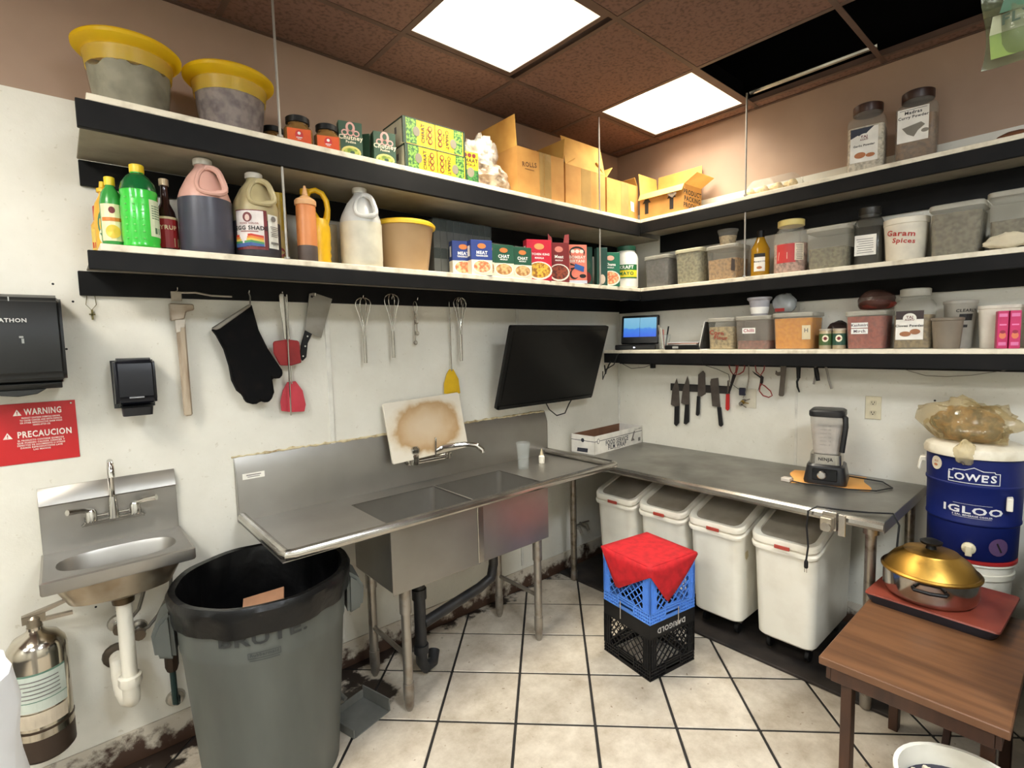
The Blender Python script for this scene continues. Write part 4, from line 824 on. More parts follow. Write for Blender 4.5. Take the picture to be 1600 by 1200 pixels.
for k, (dx, l) in enumerate(((-.006, .17), (.004, .12), (.0, .06))):
    o = G().box(dx-.003, dx+.003, -.002, 0, .19-l, .185).obj('spoon', STEELR, t); o.location.y = -.004*k
    G().lathe([(.0, -.006), (.009, -.004), (.013, .003), (.011, .003), (.0, -.003)], 12, c1=False).xf(Matrix.Translation((dx, 0, .185-l)) @ Matrix.Rotation(PI/2, 4, 'X')).obj('bowl', STEELR, o)
cut('slotted_turner', 'yellow plastic turner hanging above the cutting board', 'spatula', [(-1.578, 1.471), (-1.551, 1.47), (-1.518, 1.413), (-1.508, 1.331), (-1.531, 1.322), (-1.618, 1.336), (-1.617, 1.391), (-1.596, 1.447)], M((212, 172, 24), .4, n=(12, (190, 150, 16), .4, .7)), -.02, -.016, .001,
    [('shank', [(-1.569, 1.85), (-1.563, 1.85), (-1.56, 1.46), (-1.568, 1.46)], STEELR, -.022, -.0185, .001)])

# ================================================================ TELEVISION
t = T('television', 'flat black television tilted forward on the wall above the sink', 'television', (-.895, -.12, 1.22))
tv = G().rl([(.866, .51, 0, .012), (.866, .51, .02, .012), (.80, .44, .04, .02)]).obj('cabinet', M((10, 10, 11), .35, spec=.3), t)
tv.matrix_local = Matrix.Rotation(R(17.5), 4, 'X') @ Matrix.Translation((0, .0, .255)) @ Matrix.Rotation(R(-90), 4, 'X')
sc = G().box(-.405, .405, -.0025, .0, .04, .48).obj('screen', M((5, 5, 6), .3, spec=.3), t, sm=0); sc.matrix_local = Matrix.Rotation(R(17.5), 4, 'X')
bz = G().box(-.42, .42, -.006, -.001, .0, .022).box(-.03, .03, -.0065, -.006, .008, .014).obj('bezel_strip', BLKG, t, .001); bz.matrix_local = Matrix.Rotation(R(17.5), 4, 'X')
G().box(-.1, .1, .1, .12, .18, .40).box(-.03, .03, -.04, .1, .26, .31).obj('wall_mount', BLK, t, .002)
G().tube([(.0, .02, .0), (.05, .04, -.05), (.13, .05, -.1), (.2, .04, -.09), (.23, .03, -.03), (.24, -.0, .02)], .004, 6).obj('cable', BLK, t)
# ================================================================ GOODS ON THE SHELVES
ZA1, ZA2, ZB3 = 2.4105, 1.9575, 1.5415
def sqtub(label, loc, rz, w_, d_, h, cont, fill, group, labels=None, lidm=None, body=None, lidh=.022):
    t = T('food_tub', label, 'tub', loc, rz, group)
    G().rl([(w_*.86, d_*.86, 0, .02), (w_*.88, d_*.88, .006, .022), (w_*.97, d_*.97, h-lidh, .026)], c1=False).obj('container', body or CLEAR, t)
    if cont:
        q = lambda z: .865+.09*z/h
        G().rl([(w_*q(.004)-.003, d_*q(.004)-.003, .003, .02), (w_*q(h*fill)-.004, d_*q(h*fill)-.004, h*fill, .024)]).obj('contents', cont, t)
    G().rl([(w_, d_, h-lidh, .028), (w_*1.01, d_*1.01, h-lidh+.003, .028), (w_*1.01, d_*1.01, h-.004, .028), (w_*.97, d_*.97, h, .026)]).obj('lid', lidm or FROST, t)
    if labels:
        fr = d_*.5*(.9); decs(t, (lambda x, z, o: (x, -(d_/2)*(.88+.09*z/h)-.0008-o, z)), labels)
    return t
def cont(c, c2=None, sc=60): return M(c, .85, n=(sc, c2 or tuple(int(x*.72) for x in c), .4, .65), b=(90, .4))
def carton(name, label, cat, loc, rz, w_, d_, h, mat, dec=(), group=None, side=None, top=None):
    t = T(name, label, cat, loc, rz, group)
    G().box(-w_/2, w_/2, -d_/2, d_/2, 0, h).obj('carton', mat, t, .0012)
    if dec: decs(t, flat(-d_/2), dec)
    if side: decs(t, sideL(-w_/2), side)
    if top: G().box(-w_/2, w_/2, -d_/2, d_/2, h, h+.0008).obj('top_flap', top, t, sm=0)
    return t
def emblem(x, z, s_, m1, m2):
    """arched badge over three discs"""
    return [(m1, [('d', x, z+.012*s_, .018*s_, .022*s_), ('d', x-.022*s_, z-.008*s_, .013*s_, .012*s_), ('d', x, z-.008*s_, .013*s_, .012*s_), ('d', x+.022*s_, z-.008*s_, .013*s_, .012*s_)]), (m2, [('d', x, z+.014*s_, .009*s_, .012*s_), ('d', x-.022*s_, z-.008*s_, .008*s_, .007*s_), ('d', x, z-.008*s_, .008*s_, .007*s_), ('d', x+.022*s_, z-.008*s_, .008*s_, .007*s_)])]
PINKI = M((222, 170, 160), .5); DRED = M((110, 24, 26), .5); YEL = M((236, 190, 34), .45); GRN = M((34, 82, 62), .45); GRN2 = M((52, 84, 62), .5); ORG = M((226, 108, 34), .5); CREAM = M((236, 226, 198), .5)
FOODY = M((220, 176, 60), .6, n=(60, (150, 96, 30), .42, .6)); FOODB = M((142, 66, 42), .6, n=(60, (84, 34, 24), .42, .6)); FOODT = M((214, 176, 120), .6, n=(60, (160, 108, 60), .42, .6)); FOODR = M((206, 110, 70), .6, n=(60, (236, 190, 140), .42, .6)); FOODG = M((180, 188, 84), .6, n=(50, (108, 134, 50), .42, .6))

# ---- top shelf, left wall
def ytub(label, x, y, rz, cm, s_, fh, seed):
    t = T('lidded_tub', label, 'tub', (x, y, ZA1), rz, 'yellow lidded tubs on the top shelf')
    G().lathe([(.0, .0), (.108*s_, .0), (.115*s_, .006), (.146*s_, .2)], 40, c1=False).obj('container', M((232, 228, 214), .3, a=.07), t)
    q = lambda z: (.111+.03*z/.2)*s_
    rs = [[(q(z)*math.cos(2*PI*j/36), q(z)*math.sin(2*PI*j/36), z) for j in range(36)] for z in (.004, .05, .09)]
    top = [fh+.05*mnoise.noise(Vector((1.9*math.cos(2*PI*j/36), 1.9*math.sin(2*PI*j/36), seed*1.7)))+.012*mnoise.noise(Vector((6*math.cos(2*PI*j/36), 6*math.sin(2*PI*j/36), seed))) for j in range(36)]
    rs.append([(q(top[j])*.99*math.cos(2*PI*j/36), q(top[j])*.99*math.sin(2*PI*j/36), top[j]) for j in range(36)])
    rs.append([(.06*s_*math.cos(2*PI*j/36), .06*s_*math.sin(2*PI*j/36), fh+.02) for j in range(36)])
    G().rings(rs).obj('contents', cm, t)
    G().lathe([(.0, .212), (.15*s_, .2115)], 48, c1=False).lathe([(.1365*s_, .155), (.1425*s_, .199), (.15*s_, .206), (.164*s_, .212), (.174*s_, .222), (.175*s_, .232), (.166*s_, .24)], 48, c0=False, c1=False).obj('lid', M((255, 220, 36), .4, n=(5, (255, 208, 20), .4, .8), tl=.6), t)
ytub('large clear tub of grey-green packets with a yellow lid, leftmost on the top shelf', -2.983, -.19, .3, M((138, 134, 116), .8, n=(12, (104, 100, 84), .4, .7), b=(20, .8)), .895, .158, 1)
ytub('clear tub of purple-grey dried leaves with a yellow lid beside the hanger rod', -2.668, -.19, .8, M((134, 122, 122), .85, n=(30, (88, 78, 82), .4, .65), b=(30, .8)), .895, .16, 4)
def pjar(label, x, y, s_=1):
    t = T('paste_jar', label, 'jar', (x, y, ZA1), face(x, y, .8), 'orange label jars on the top shelf')
    G().rl([(.098*s_, .098*s_, 0, .03), (.108*s_, .108*s_, .01, .034), (.108*s_, .108*s_, .078*s_, .034), (.08*s_, .08*s_, .1*s_, .038), (.08*s_, .08*s_, .106*s_, .039)]).obj('glass_jar', M((150, 112, 64), .12, a=.75), t)
    G().lathe([(.044*s_, .105*s_), (.046*s_, .107*s_), (.046*s_, .128*s_), (.042*s_, .131*s_)], 24).obj('lid', BLK, t)
    decs(t, flat(-.0545*s_), [(M((224, 98, 34), .5, n=(9, (206, 70, 20), .4, .7)), [('r', 0, .044*s_, .088*s_, .056*s_)]), (M((206, 50, 50), .5), [('d', 0, .048*s_, .015, .018)]), (WHT, [('d', 0, .054*s_, .006, .006), ('r', 0, .038*s_, .022, .003), ('r', 0, .032*s_, .014, .002)])])
pjar('square jar with black lid and orange label, first right of the rod', -2.44, -.255)
pjar('square jar with black lid and orange label beside the green chutney boxes', -2.322, -.26, .97)
pjar('square jar half hidden behind the hanger rod', -2.5, -.13, .9)
def gbox(label, x, y, rz, w_, h, d_=.045, front=True):
    dec = emblem(0, h*.76, 1.0*w_/.09, PINKI, GRN2)+[(CREAM, [('t', 'Chutney', 0, h*.58, .024*w_/.09), ('t', 'Podina', 0, h*.47, .014)]), (M((214, 206, 120), .5), [('d', 0, h*.2, w_*.42, h*.17)]), (FOODG, [('d', 0, h*.2, w_*.33, h*.12)]), (GRN2, [('d', .005, h*.2, w_*.1, h*.04)])] if front else ()
    carton('spice_box', label, 'box', (x, y, ZA1), rz, w_, d_, h, GRN2, dec, 'green chutney boxes')
gbox('green chutney powder box with pink badge, taller one beside the jars', -2.226, -.27, R(-14), .098, .16)
gbox('green chutney powder box turned sideways behind the two others', -2.135, -.2, R(-50), .09, .15, front=False)
gbox('green chutney powder box with pink badge, in front of the yellow display cases', -2.072, -.28, R(-12), .1, .15)
DG = M((26, 58, 40), .5)
def dcase(label, z, x, y):
    t = T('display_case', label, 'box', (x, y, z), R(-2), 'stacked yellow and green display cases')
    w_, d_, h = .335, .2, .118
    G().box(-w_/2, w_/2, -d_/2, d_/2, 0, h).obj('carton', M((226, 218, 190), .6), t, .001)
    LG = M((120, 164, 60), .5, n=(90, (34, 84, 40), .45, .55)); GY = M((130, 122, 104), .5)
    ops = [(YEL, [('r', 0, h/2, w_-.01, h-.004)]), (LG, [('r', -.125, h/2, .055, h-.008), ('r', .128, h/2, .05, h-.008)]), (DG, [('r', -w_/2+.007, h/2, .014, h), ('r', w_/2-.005, h/2, .01, h), ('r', 0, h-.002, w_, .004)]), (GY, [('d', -.1, h*.52, .018, .022), ('d', .1, h*.4, .018, .022)]), (DRED, [('d', -.028, h*(.26+.24*i), .012, .013) for i in range(3)]+[('d', .026, h*(.26+.24*i), .012, .013) for i in range(3)]), (YEL, [('d', -.028, h*(.26+.24*i), .007, .008) for i in range(3)]+[('d', .026, h*(.26+.24*i), .007, .008) for i in range(3)]), (M((60, 44, 20), .5), [('r', 0, h/2, .003, h), ('t', 'CHAAT', -.066, h*.5, .024, 1, 90), ('t', 'MASALA', -.046, h*.5, .012, 1, 90), ('t', 'CHAAT', .064, h*.5, .024, 1, -90), ('t', 'MASALA', .046, h*.5, .012, 1, -90)])]
    decs(t, flat(-d_/2), ops)
    decs(t, sideL(-w_/2), [(DG, [('r', 0, h-.004, d_, .008), ('r', -d_/2+.004, h/2, .008, h)]), (GREYINK, [('r', -.03, h*.6, .02, .03)])])
dcase('lower of two stacked yellow and green masala display cases', ZA1, -1.82, -.235)
dcase('upper of two stacked yellow and green masala display cases', ZA1+.119, -1.825, -.232)
carton('spice_box', 'small upright yellow and green masala box right of the display cases', 'box', (-1.607, -.285, ZA1), R(-10), .1, .045, .165, YEL, [(M((60, 120, 50), .5, n=(80, (24, 70, 36), .45, .55)), [('r', 0, .04, .098, .076)]), (M((130, 122, 104), .5), [('d', .005, .065, .02, .024)]), (DRED, [('d', -.025+.025*i, .148, .011, .01) for i in range(3)]), (M((60, 44, 20), .5), [('t', 'CHAAT', .0, .122, .026), ('t', 'MASALA', 0, .102, .016)])])
t = T('plastic_bag', 'knotted clear bag of white strings sagging beside the big cartons', 'bag', (-1.46, -.25, ZA1))
blob('lower_sack', M((206, 190, 170), .5, n=(22, (150, 124, 100), .45, .62), b=(24, 1)), t, (0, 0, .065), (.11, .085, .075), 21, .4, flat_=.2)
blob('upper_sack', M((226, 220, 208), .3, n=(16, (190, 180, 164), .45, .65), b=(22, 1)), t, (-.03, .02, .19), (.075, .07, .085), 22, .4)
blob('film', M((240, 236, 228), .1, a=.3, b=(20, 1)), t, (-.03, .02, .19), (.085, .08, .095), 23, .45)
def cbox(label, loc, rz, w_, d_, h, flaps, dec=(), sd=(), tape=None):
    """open cardboard carton; flaps: (side, length, angle from vertical outward in deg)"""
    t = T('cardboard_box', label, 'box', loc, rz, 'open cardboard cartons on the top shelf')
    th = .004
    G().box(-w_/2, w_/2, -d_/2, d_/2, 0, th).box(-w_/2, w_/2, -d_/2, -d_/2+th, th, h).box(-w_/2, w_/2, d_/2-th, d_/2, th, h).box(-w_/2, -w_/2+th, -d_/2+th, d_/2-th, th, h).box(w_/2-th, w_/2, -d_/2+th, d_/2-th, th, h).obj('walls', CARD, t, sm=0)
    for sdx, L_, an in flaps:
        a = R(an); ww = w_ if sdx in 'fb' else d_
        g = G().box(-ww/2+.001, ww/2-.001, -th/2, th/2, 0, L_)
        mtx = {'f': Matrix.Translation((0, -d_/2+.002, h)) @ Matrix.Rotation(a, 4, 'X'), 'b': Matrix.Translation((0, d_/2-.002, h)) @ Matrix.Rotation(-a, 4, 'X'), 'l': Matrix.Translation((-w_/2+.002, 0, h)) @ Matrix.Rotation(-a, 4, 'Y') @ Matrix.Rotation(PI/2, 4, 'Z'), 'r': Matrix.Translation((w_/2-.002, 0, h)) @ Matrix.Rotation(a, 4, 'Y') @ Matrix.Rotation(PI/2, 4, 'Z')}[sdx]
        g.xf(mtx).obj('flap', CARDIN, t, .001)
    TAPE = M((206, 172, 112), .12, a=.55, b=(18, .6))
    if tape: G().box(tape[0]-tape[1]/2, tape[0]+tape[1]/2, -d_/2-.0012, -d_/2-.0006, 0, h).obj('tape', TAPE, t, sm=0)
    if dec: decs(t, flat(-d_/2), dec)
    if sd: decs(t, sideR(w_/2), sd)
    return t
PENC = M((96, 60, 30), .7)
cbox('largest open cardboard carton, left of the three over the sink', (-1.13, -.17, ZA1), R(-1), .36, .335, .255, [('f', .0001, 0), ('b', .15, -4), ('l', .16, 4), ('r', .12, 8)], [(PENC, [('t', 'ROLLS', -.09, .17, .035, 1, 6), ('r', -.09, .145, .07, .003)]), (CARDIN, [('r', .02, .125, .004, .25)])], tape=(.03, .09))
cbox('middle cardboard carton with its front flap standing up', (-.753, -.17, ZA1), 0, .365, .335, .235, [('f', .175, -12), ('b', .12, 30), ('l', .1, -60), ('r', .1, -50)], [(LBL, [('r', .0, .0, .0001, .0001)])], tape=(-.0, .09))
cbox('smallest square cardboard carton in the shelf corner', (-.386, -.175, ZA1), R(0), .33, .32, .23, [('b', .1, -25), ('l', .09, -40), ('r', .06, -30)], [(LBL, [('p', [(.09, .06), (.125, .055), (.118, .115), (.082, .12)])])], tape=(.02, .08))
ARR = M((38, 32, 28), .7)
def arrow(x, z, s_): return ('p', [(x-.014*s_, z-.06*s_), (x+.014*s_, z-.06*s_), (x+.014*s_, z+.01*s_), (x+.032*s_, z+.01*s_), (x, z+.055*s_), (x-.032*s_, z+.01*s_), (x-.014*s_, z+.01*s_)])
t = cbox('open cardboard carton with black arrows, printed product packing, on the right hand top shelf', (-.13, -.525, ZA1), -PI/2, .325, .21, .165, [('b', .15, 4), ('l', .14, 6), ('r', .1, 62), ('f', .05, 150)], [(ARR, [arrow(-.11, .09, 1.0), arrow(.075, .085, 1.0)]), (LBL, [('p', [(.045, .12), (.08, .095), (.11, .115), (.1, .15), (.06, .155)])]), (GREYINK, [('t', 'MADE IN', .078, .13, .012), ('t', 'USA', .078, .118, .012)])],
    [(ARR, [('t', 'PRODUCT', -.005, .115, .042), ('t', 'PACKING', -.005, .075, .042), ('t', 'PRODUCT', -.005, .035, .042)]), (LBL, [('r', .07, .03, .05, .035)]), (GREYINK, lines(.07, .04, .035, 3, .01, .003))])
# ---- top shelf, right wall
t = T('clamshell_pack', 'flat clear clamshell of small pale pastries on the top shelf', 'pack', (-.14, -1.19, ZA1), -PI/2)
G().rl([(.3, .16, 0, .02), (.3, .16, .03, .03), (.24, .1, .085, .03)], c1=True).obj('clamshell', GLASS, t)
for i in range(7): G().lathe([(.0, .0), (.024, .004), (.027, .024), (.016, .044), (0, .05)], 10, (-.115+.038*i, -.04+.03*(i % 2))).xf(Matrix.Translation((0, 0, .003))).obj('pastry', M((226, 196, 140), .7), t)
def sjar(label, loc, rz, w_, h, cm, fill, lidm, dec, group, neck=.75, body=None):
    t = T('spice_jar', label, 'jar', loc, rz, group); hs = h*.82
    G().rl([(w_*.96, w_*.96, 0, .02), (w_, w_, .008, .024), (w_, w_, hs*.9, .024), (w_*.86, w_*.86, hs*.98, .04), (w_*neck, w_*neck, hs, w_*neck*.49), (w_*neck, w_*neck, h*.9, w_*neck*.49)]).obj('jar', body or CLEAR, t)
    if cm: G().rl([(w_*.94, w_*.94, .004, .02), (w_*.95, w_*.95, hs*fill, .022)]).obj('contents', cm, t)
    G().lathe([(w_*neck*.53, h*.87), (w_*neck*.54, h*.88), (w_*neck*.54, h*.985), (w_*neck*.48, h)], 28).obj('lid', lidm, t)
    if dec: decs(t, flat(-w_/2), dec)
    return t
DLB = M((46, 52, 66), .5); POW = M((178, 112, 70), .6)
def slabel(w_, h, z, name, top=DLB, pile=POW):
    return [(LBL, [('r', -.005, z, w_*.72, h)]), (top, [('p', [(-w_*.36-.005, z+h*.5), (-w_*.36-.005, z+h*.22), (-w_*.2, z+h*.3), (-w_*.08, z+h*.22), (w_*.08, z+h*.38), (w_*.22, z+h*.5)])]), (LBL, [('d', -.005, z+h*.2, w_*.16, h*.13)]), (DRED, [('t', 'TAJ', -.005, z+h*.23, w_*.11), ('t', 'AGRO', -.005, z+h*.15, w_*.07)]), (INK, [('t', name, -.005, z-h*.02, w_*.085)]), (pile, [('d', -.02, z-h*.3, w_*.15, h*.09), ('d', w_*.14, z-h*.33, w_*.12, h*.06)])]
sjar('spice jar of white powder with dark lid on the right hand top shelf', (-.15, -1.636, ZA1), face(-.15, -1.636, .62, -PI/2), .155, .325, cont((224, 212, 192)), .78, M((60, 34, 24), .35), slabel(.155, .16, .12, 'Garlic Powder'), 'big spice jars on the top shelf')
sjar('spice jar of brown curry powder behind the dark lidded one', (-.13, -1.83, ZA1), face(-.13, -1.83, .62, -PI/2), .155, .325, cont((124, 88, 54)), .75, M((52, 30, 22), .35), [(LBL, [('r', -.01, .16, .115, .15)]), (INK, [('t', 'Madras', -.01, .215, .02), ('t', 'Curry Powder', -.01, .195, .017), ('r', -.01, .228, .1, .002)]), (M((130, 124, 112), .6), [('p', [(-.05, .15), (.02, .165), (.035, .15), (.01, .13), (-.005, .105), (-.03, .12)]), ('d', .035, .125, .014, .009)])], 'big spice jars on the top shelf')
tag(G().rl([(.16, .12, 0, .02), (.15, .11, .02, .03), (.1, .06, .035, .02)]).xf(Matrix.Translation((-.13, -2.17, ZA1))).obj('paper_packet', M((112, 66, 34), .7)), 'flat brown packet at the right end of the top shelf', 'packet')

# ---- middle shelf, left wall
def bottle(name, label, loc, prof, mat, cap=None, capm=None, dec=(), rfun=None, extra=None, group=None, n=24, sx=1, sy=1, rz=None):
    t = T(name, label, 'bottle', loc, face(loc[0], loc[1]) if rz is None else rz, group)
    G().lathe(prof, n, sx=sx, sy=sy).obj('bottle_body', mat, t)
    if cap: G().lathe(cap, 18).obj('cap', capm, t)
    if dec: decs(t, cyl(rfun), dec)
    if extra: extra(t)
    return t
bottle('sauce_bottle', 'yellow hot sauce bottle with red cap at the left shelf end', (-3.098, -.112, ZA2), [(.0, 0), (.022, 0), (.023, .004), (.023, .1), (.014, .118)], M((214, 176, 60), .4, n=(30, (190, 90, 30), .45, .7)), [(.015, .118), (.015, .165), (.012, .168)], M((190, 28, 28), .4), [(M((230, 200, 90), .5), [('r', 0, .05, .06, .07)]), (M((190, 40, 30), .5), [('r', 0, .03, .05, .02)])], .0232)
bottle('lemon_juice_bottle', 'lemon-shaped yellow squeeze bottle behind the green soda', (-3.085, -.182, ZA2), [(.0, 0), (.026, 0), (.03, .006), (.03, .12), (.026, .16), (.012, .19), (.012, .2)], M((232, 180, 58), .4), [(.018, .2), (.018, .212), (.01, .216), (.008, .236)], YEL, [(M((40, 110, 70), .5), [('d', 0, .09, .022, .05)]), (M((236, 226, 190), .5), [('d', .0, .05, .02, .03)])], .0303)
bottle('lemon_juice_bottle', 'slim green lemon juice bottle with cream label and yellow cap', (-3.07, -.25, ZA2), [(.0, 0), (.03, 0), (.032, .005), (.032, .15), (.026, .185), (.013, .205), (.013, .215)], M((58, 150, 66), .25), [(.015, .21), (.015, .236), (.012, .238)], M((236, 206, 40), .4), [(M((236, 222, 180), .5), [('r', 0, .085, .07, .12)]), (DRED, [('d', 0, .125, .009, .011)]), (M((206, 120, 40), .5), [('r', 0, .095, .06, .012)]), (M((230, 190, 60), .5), [('d', 0, .055, .02, .022)])], .0323)
def gs(t):
    g = G()
    for i in range(3):
        for j in range(7): g.lathe([(.0, -.003), (.004, 0), (.0, .003)], 6).xf(Matrix.Translation((.0535*math.sin(-.75+.45*i), -.0535*math.cos(-.75+.45*i), .03+.022*j)), len(g.v)-18)
    g.obj('bubbles', M((150, 236, 140), .3), t)
bottle('soda_bottle', 'large bright green soda bottle with yellow cap on the middle shelf', (-2.998, -.3, ZA2), [(.0, .0), (.047, 0), (.053, .008), (.051, .02), (.053, .03), (.053, .155), (.05, .17), (.053, .185), (.046, .215), (.03, .238), (.018, .248), (.018, .256)], M((66, 196, 70), .18, n=(5, (50, 176, 56), .4, .8)), [(.021, .252), (.021, .276), (.018, .278)], M((240, 206, 40), .4), [(M((216, 226, 190), .5), [('r', .05, .1, .045, .12)]), (M((80, 110, 80), .5), [('r', .05, .14-.008*i, .032, .003) for i in range(6)]+[('r', .052, .06, .02, .02)])], .0533, gs)
G().lathe([(.0534, .19), (.047, .216), (.031, .239), (.0185, .249)], 24, c0=False, c1=False).obj('dark_neck', M((20, 92, 46), .2), bpy.data.objects['soda_bottle'])
bottle('sauce_bottle', 'tall dark glass sauce bottle with red label between soda and pink jug', (-2.915, -.235, ZA2), [(.0, 0), (.032, 0), (.034, .005), (.034, .12), (.028, .15), (.014, .18), (.012, .235), (.013, .245)], M((46, 26, 20), .12), [(.015, .24), (.015, .262), (.012, .264)], M((190, 172, 140), .4, .4), [(M((150, 30, 30), .5), [('r', 0, .07, .11, .1)]), (M((226, 206, 160), .5), [('r', 0, .124, .11, .008), ('t', 'SYRUP', .0, .09, .02), ('r', .03, .04, .02, .03)])], .0342)
bottle('oil_bottle', 'small amber bottle almost hidden behind the green soda', (-2.94, -.12, ZA2), [(.0, 0), (.045, 0), (.05, .01), (.05, .15), (.03, .18), (.015, .2)], M((150, 128, 60), .2), [(.02, .2), (.02, .225)], YEL)
def jug(label, x, y, rz, upm, liq, fill, h, r, dec=None, sq=1, ring=None, capm=None, group='gallon jugs on the middle shelf'):
    t = T('gallon_jug', label, 'jug', (x, y, ZA2), rz, group); k = h/.335
    P_ = [(.0, .0), (r*.9, .0), (r*.97, .01), (r*.97, .03*k), (r, .036*k), (r, .178*k), (r*.985, .2*k), (r*.9, .222*k), (r*.62, .27*k), (r*.36, .3*k), (.026, .308*k), (.026, .318*k)]
    G().lathe(P_, 36).obj('jug_body', upm, t)
    if liq: G().lathe([(.0, .001), (r*.9+.003, .001), (r*.97+.003, .01), (r*.97+.003, .03*k), (r+.0015, .036*k), (r+.0015, fill*h)], 36).obj('liquid', liq, t)
    G().lathe([(.03, .314*k), (.031, .316*k), (.031, .333*k), (.027, .336*k)], 18).obj('cap', capm or OFFW, t)
    # loop handle on the shoulder: frame around a recess
    hp = [(.012, -.035, .3*k), (.042, -.045, .292*k), (.056, -.062, .262*k), (.064, -r*.93, .215*k), (.03, -r*1.0, .203*k), (-.01, -r*1.0, .208*k), (-.022, -r*.8, .235*k), (-.012, -r*.55, .275*k), (.012, -.035, .3*k)]
    G().tube(smooth(hp[:-1], 3, True), [.011]*12+[.008]*12, 8, True).obj('handle', upm, t)
    if dec: decs(t, cyl(r+.002), dec)
    return t
jug('tall pink-white gallon jug half full of dark liquid', -2.797, -.275, face(-2.797, -.275), M((206, 160, 146), .4, n=(5, (190, 140, 126), .4, .8)), M((66, 66, 78), .35), .57, .342, .085)
RIM = M((112, 30, 34), .5)
rb = [((200, 60, 40), .0), ((220, 130, 50), .008), ((216, 190, 80), .016), ((70, 140, 90), .024), ((60, 90, 150), .032)]
jug('beige gallon jug with rainbow shade label and red frame', -2.626, -.275, face(-2.626, -.275), M((186, 172, 130), .4, a=.9), M((54, 52, 58), .4), .42, .325, .0825,
    [(RIM, [('r', -.02, .1, .115, .145)]), (M((226, 216, 212), .45), [('r', -.025, .104, .1, .13)]), (M((226, 224, 214), .5), [('r', .063, .098, .045, .125)]), (RIM, [('d', -.03, .145, .016, .018)]), (M((226, 190, 180), .5), [('d', -.03, .143, .008, .012)]), (INK, [('t', 'EGG SHADE', -.02, .105, .0205, .95)]), (M((150, 80, 80), .5), [('t', 'FOOD COLOR', -.025, .122, .009), ('r', -.025, .093, .06, .003)])]+[(M(c, .5), [('p', [(-.075, .05+.03-dz), (-.02, .085-dz), (.022, .078-dz), (.022, .07-dz), (-.02, .072-dz), (-.075, .066-dz)])]) for c, dz in rb]+[(GREYINK, [('d', .06, .145, .01, .01)]+lines(.063, .115, .032, 6, .007, .003)+[('r', .063, .055, .035, .008)])])
YJ = M((232, 184, 22), .35, n=(6, (214, 160, 14), .4, .8))
bottle('oil_bottle', 'narrow yellow ribbed bottle behind the orange squeeze bottle', (-2.51, -.17, ZA2), [(.0, 0), (.032, 0), (.034, .006)]+[(.034-.002*(i % 2), .02+.016*i) for i in range(14)]+[(.03, .26)], M((196, 160, 40), .4), [(.03, .2605), (.03, .292), (.026, .295)], M((206, 172, 50), .4), [(M((190, 160, 90), .5), [('r', 0, .09, .06, .1)]), (M((150, 50, 40), .5), [('d', 0, .05, .02, .02)])], .0345)
SQ = M((206, 130, 74), .45, n=(9, (190, 110, 56), .4, .75))
bottle('squeeze_bottle', 'orange-stained squeeze bottle with pointed nozzle', (-2.452, -.325, ZA2), [(.0, 0), (.036, 0), (.038, .005), (.038, .062)], M((84, 70, 64), .5), None, None, (), None, lambda t: (G().lathe([(.038, .0622), (.0385, .09), (.0375, .215), (.036, .222)], 24).obj('upper_body', SQ, t), G().lathe([(.04, .222), (.041, .225), (.041, .24), (.036, .246), (.022, .254), (.012, .262), (.0045, .3)], 20).obj('nozzle_cap', M((222, 170, 120), .45), t)))
t = T('oil_jug', 'bright yellow ribbed jug with a big loop handle', 'jug', (-2.385, -.25, ZA2), face(-2.385, -.25))
G().lathe([(.0, 0), (.05, 0), (.056, .006)]+[(.057-.004*(i % 2), .014+.015*i) for i in range(5)]+[(.055, .095), (.058, .12), (.056, .16), (.046, .19)], 32, sx=1.0).obj('jug_body', YJ, t)
G().tube([(-.012, 0, .18), (-.03, 0, .23), (-.036, 0, .27), (-.036, 0, .29)], [.036, .026, .019, .018], 16).obj('neck', YJ, t)
G().tube([(.03, 0, .17), (.045, 0, .2), (.05, 0, .235), (.046, 0, .27), (.03, 0, .3), (.005, 0, .312), (-.02, 0, .305), (-.034, 0, .28)], [.02, .014, .0115, .0115, .0115, .0115, .0115, .013], 12).obj('handle', YJ, t)
G().lathe([(.021, .29), (.021, .31), (.018, .313)], 16, (-.036, 0)).obj('cap', M((210, 160, 20), .4), t)
carton('spice_box', 'tan box glimpsed behind the clear gallon jug', 'box', (-2.3, -.12, ZA2), 0, .08, .1, .2, M((176, 160, 128), .7))
jug('clear white gallon jug of vinegar with loop handle', -2.193, -.27, face(-2.193, -.27), M((226, 226, 222), .3, a=.78), M((212, 206, 186), .4), .55, .345, .088, None, capm=M((226, 224, 214), .3), group='gallon jugs on the middle shelf')
t = T('lidded_tub', 'round beige tub with a yellow lid slipped to one side', 'tub', (-1.945, -.2, ZA2), face(-1.945, -.2))
G().lathe([(.0, 0), (.108, 0), (.114, .006), (.143, .208), (.146, .212)], 40).obj('container', M((176, 146, 108), .4, n=(5, (160, 128, 90), .4, .8)), t)
G().lathe([(.148, .2125), (.156, .213), (.157, .225), (.145, .236), (.0, .24)], 40).obj('lid', M((240, 196, 50), .4), t)
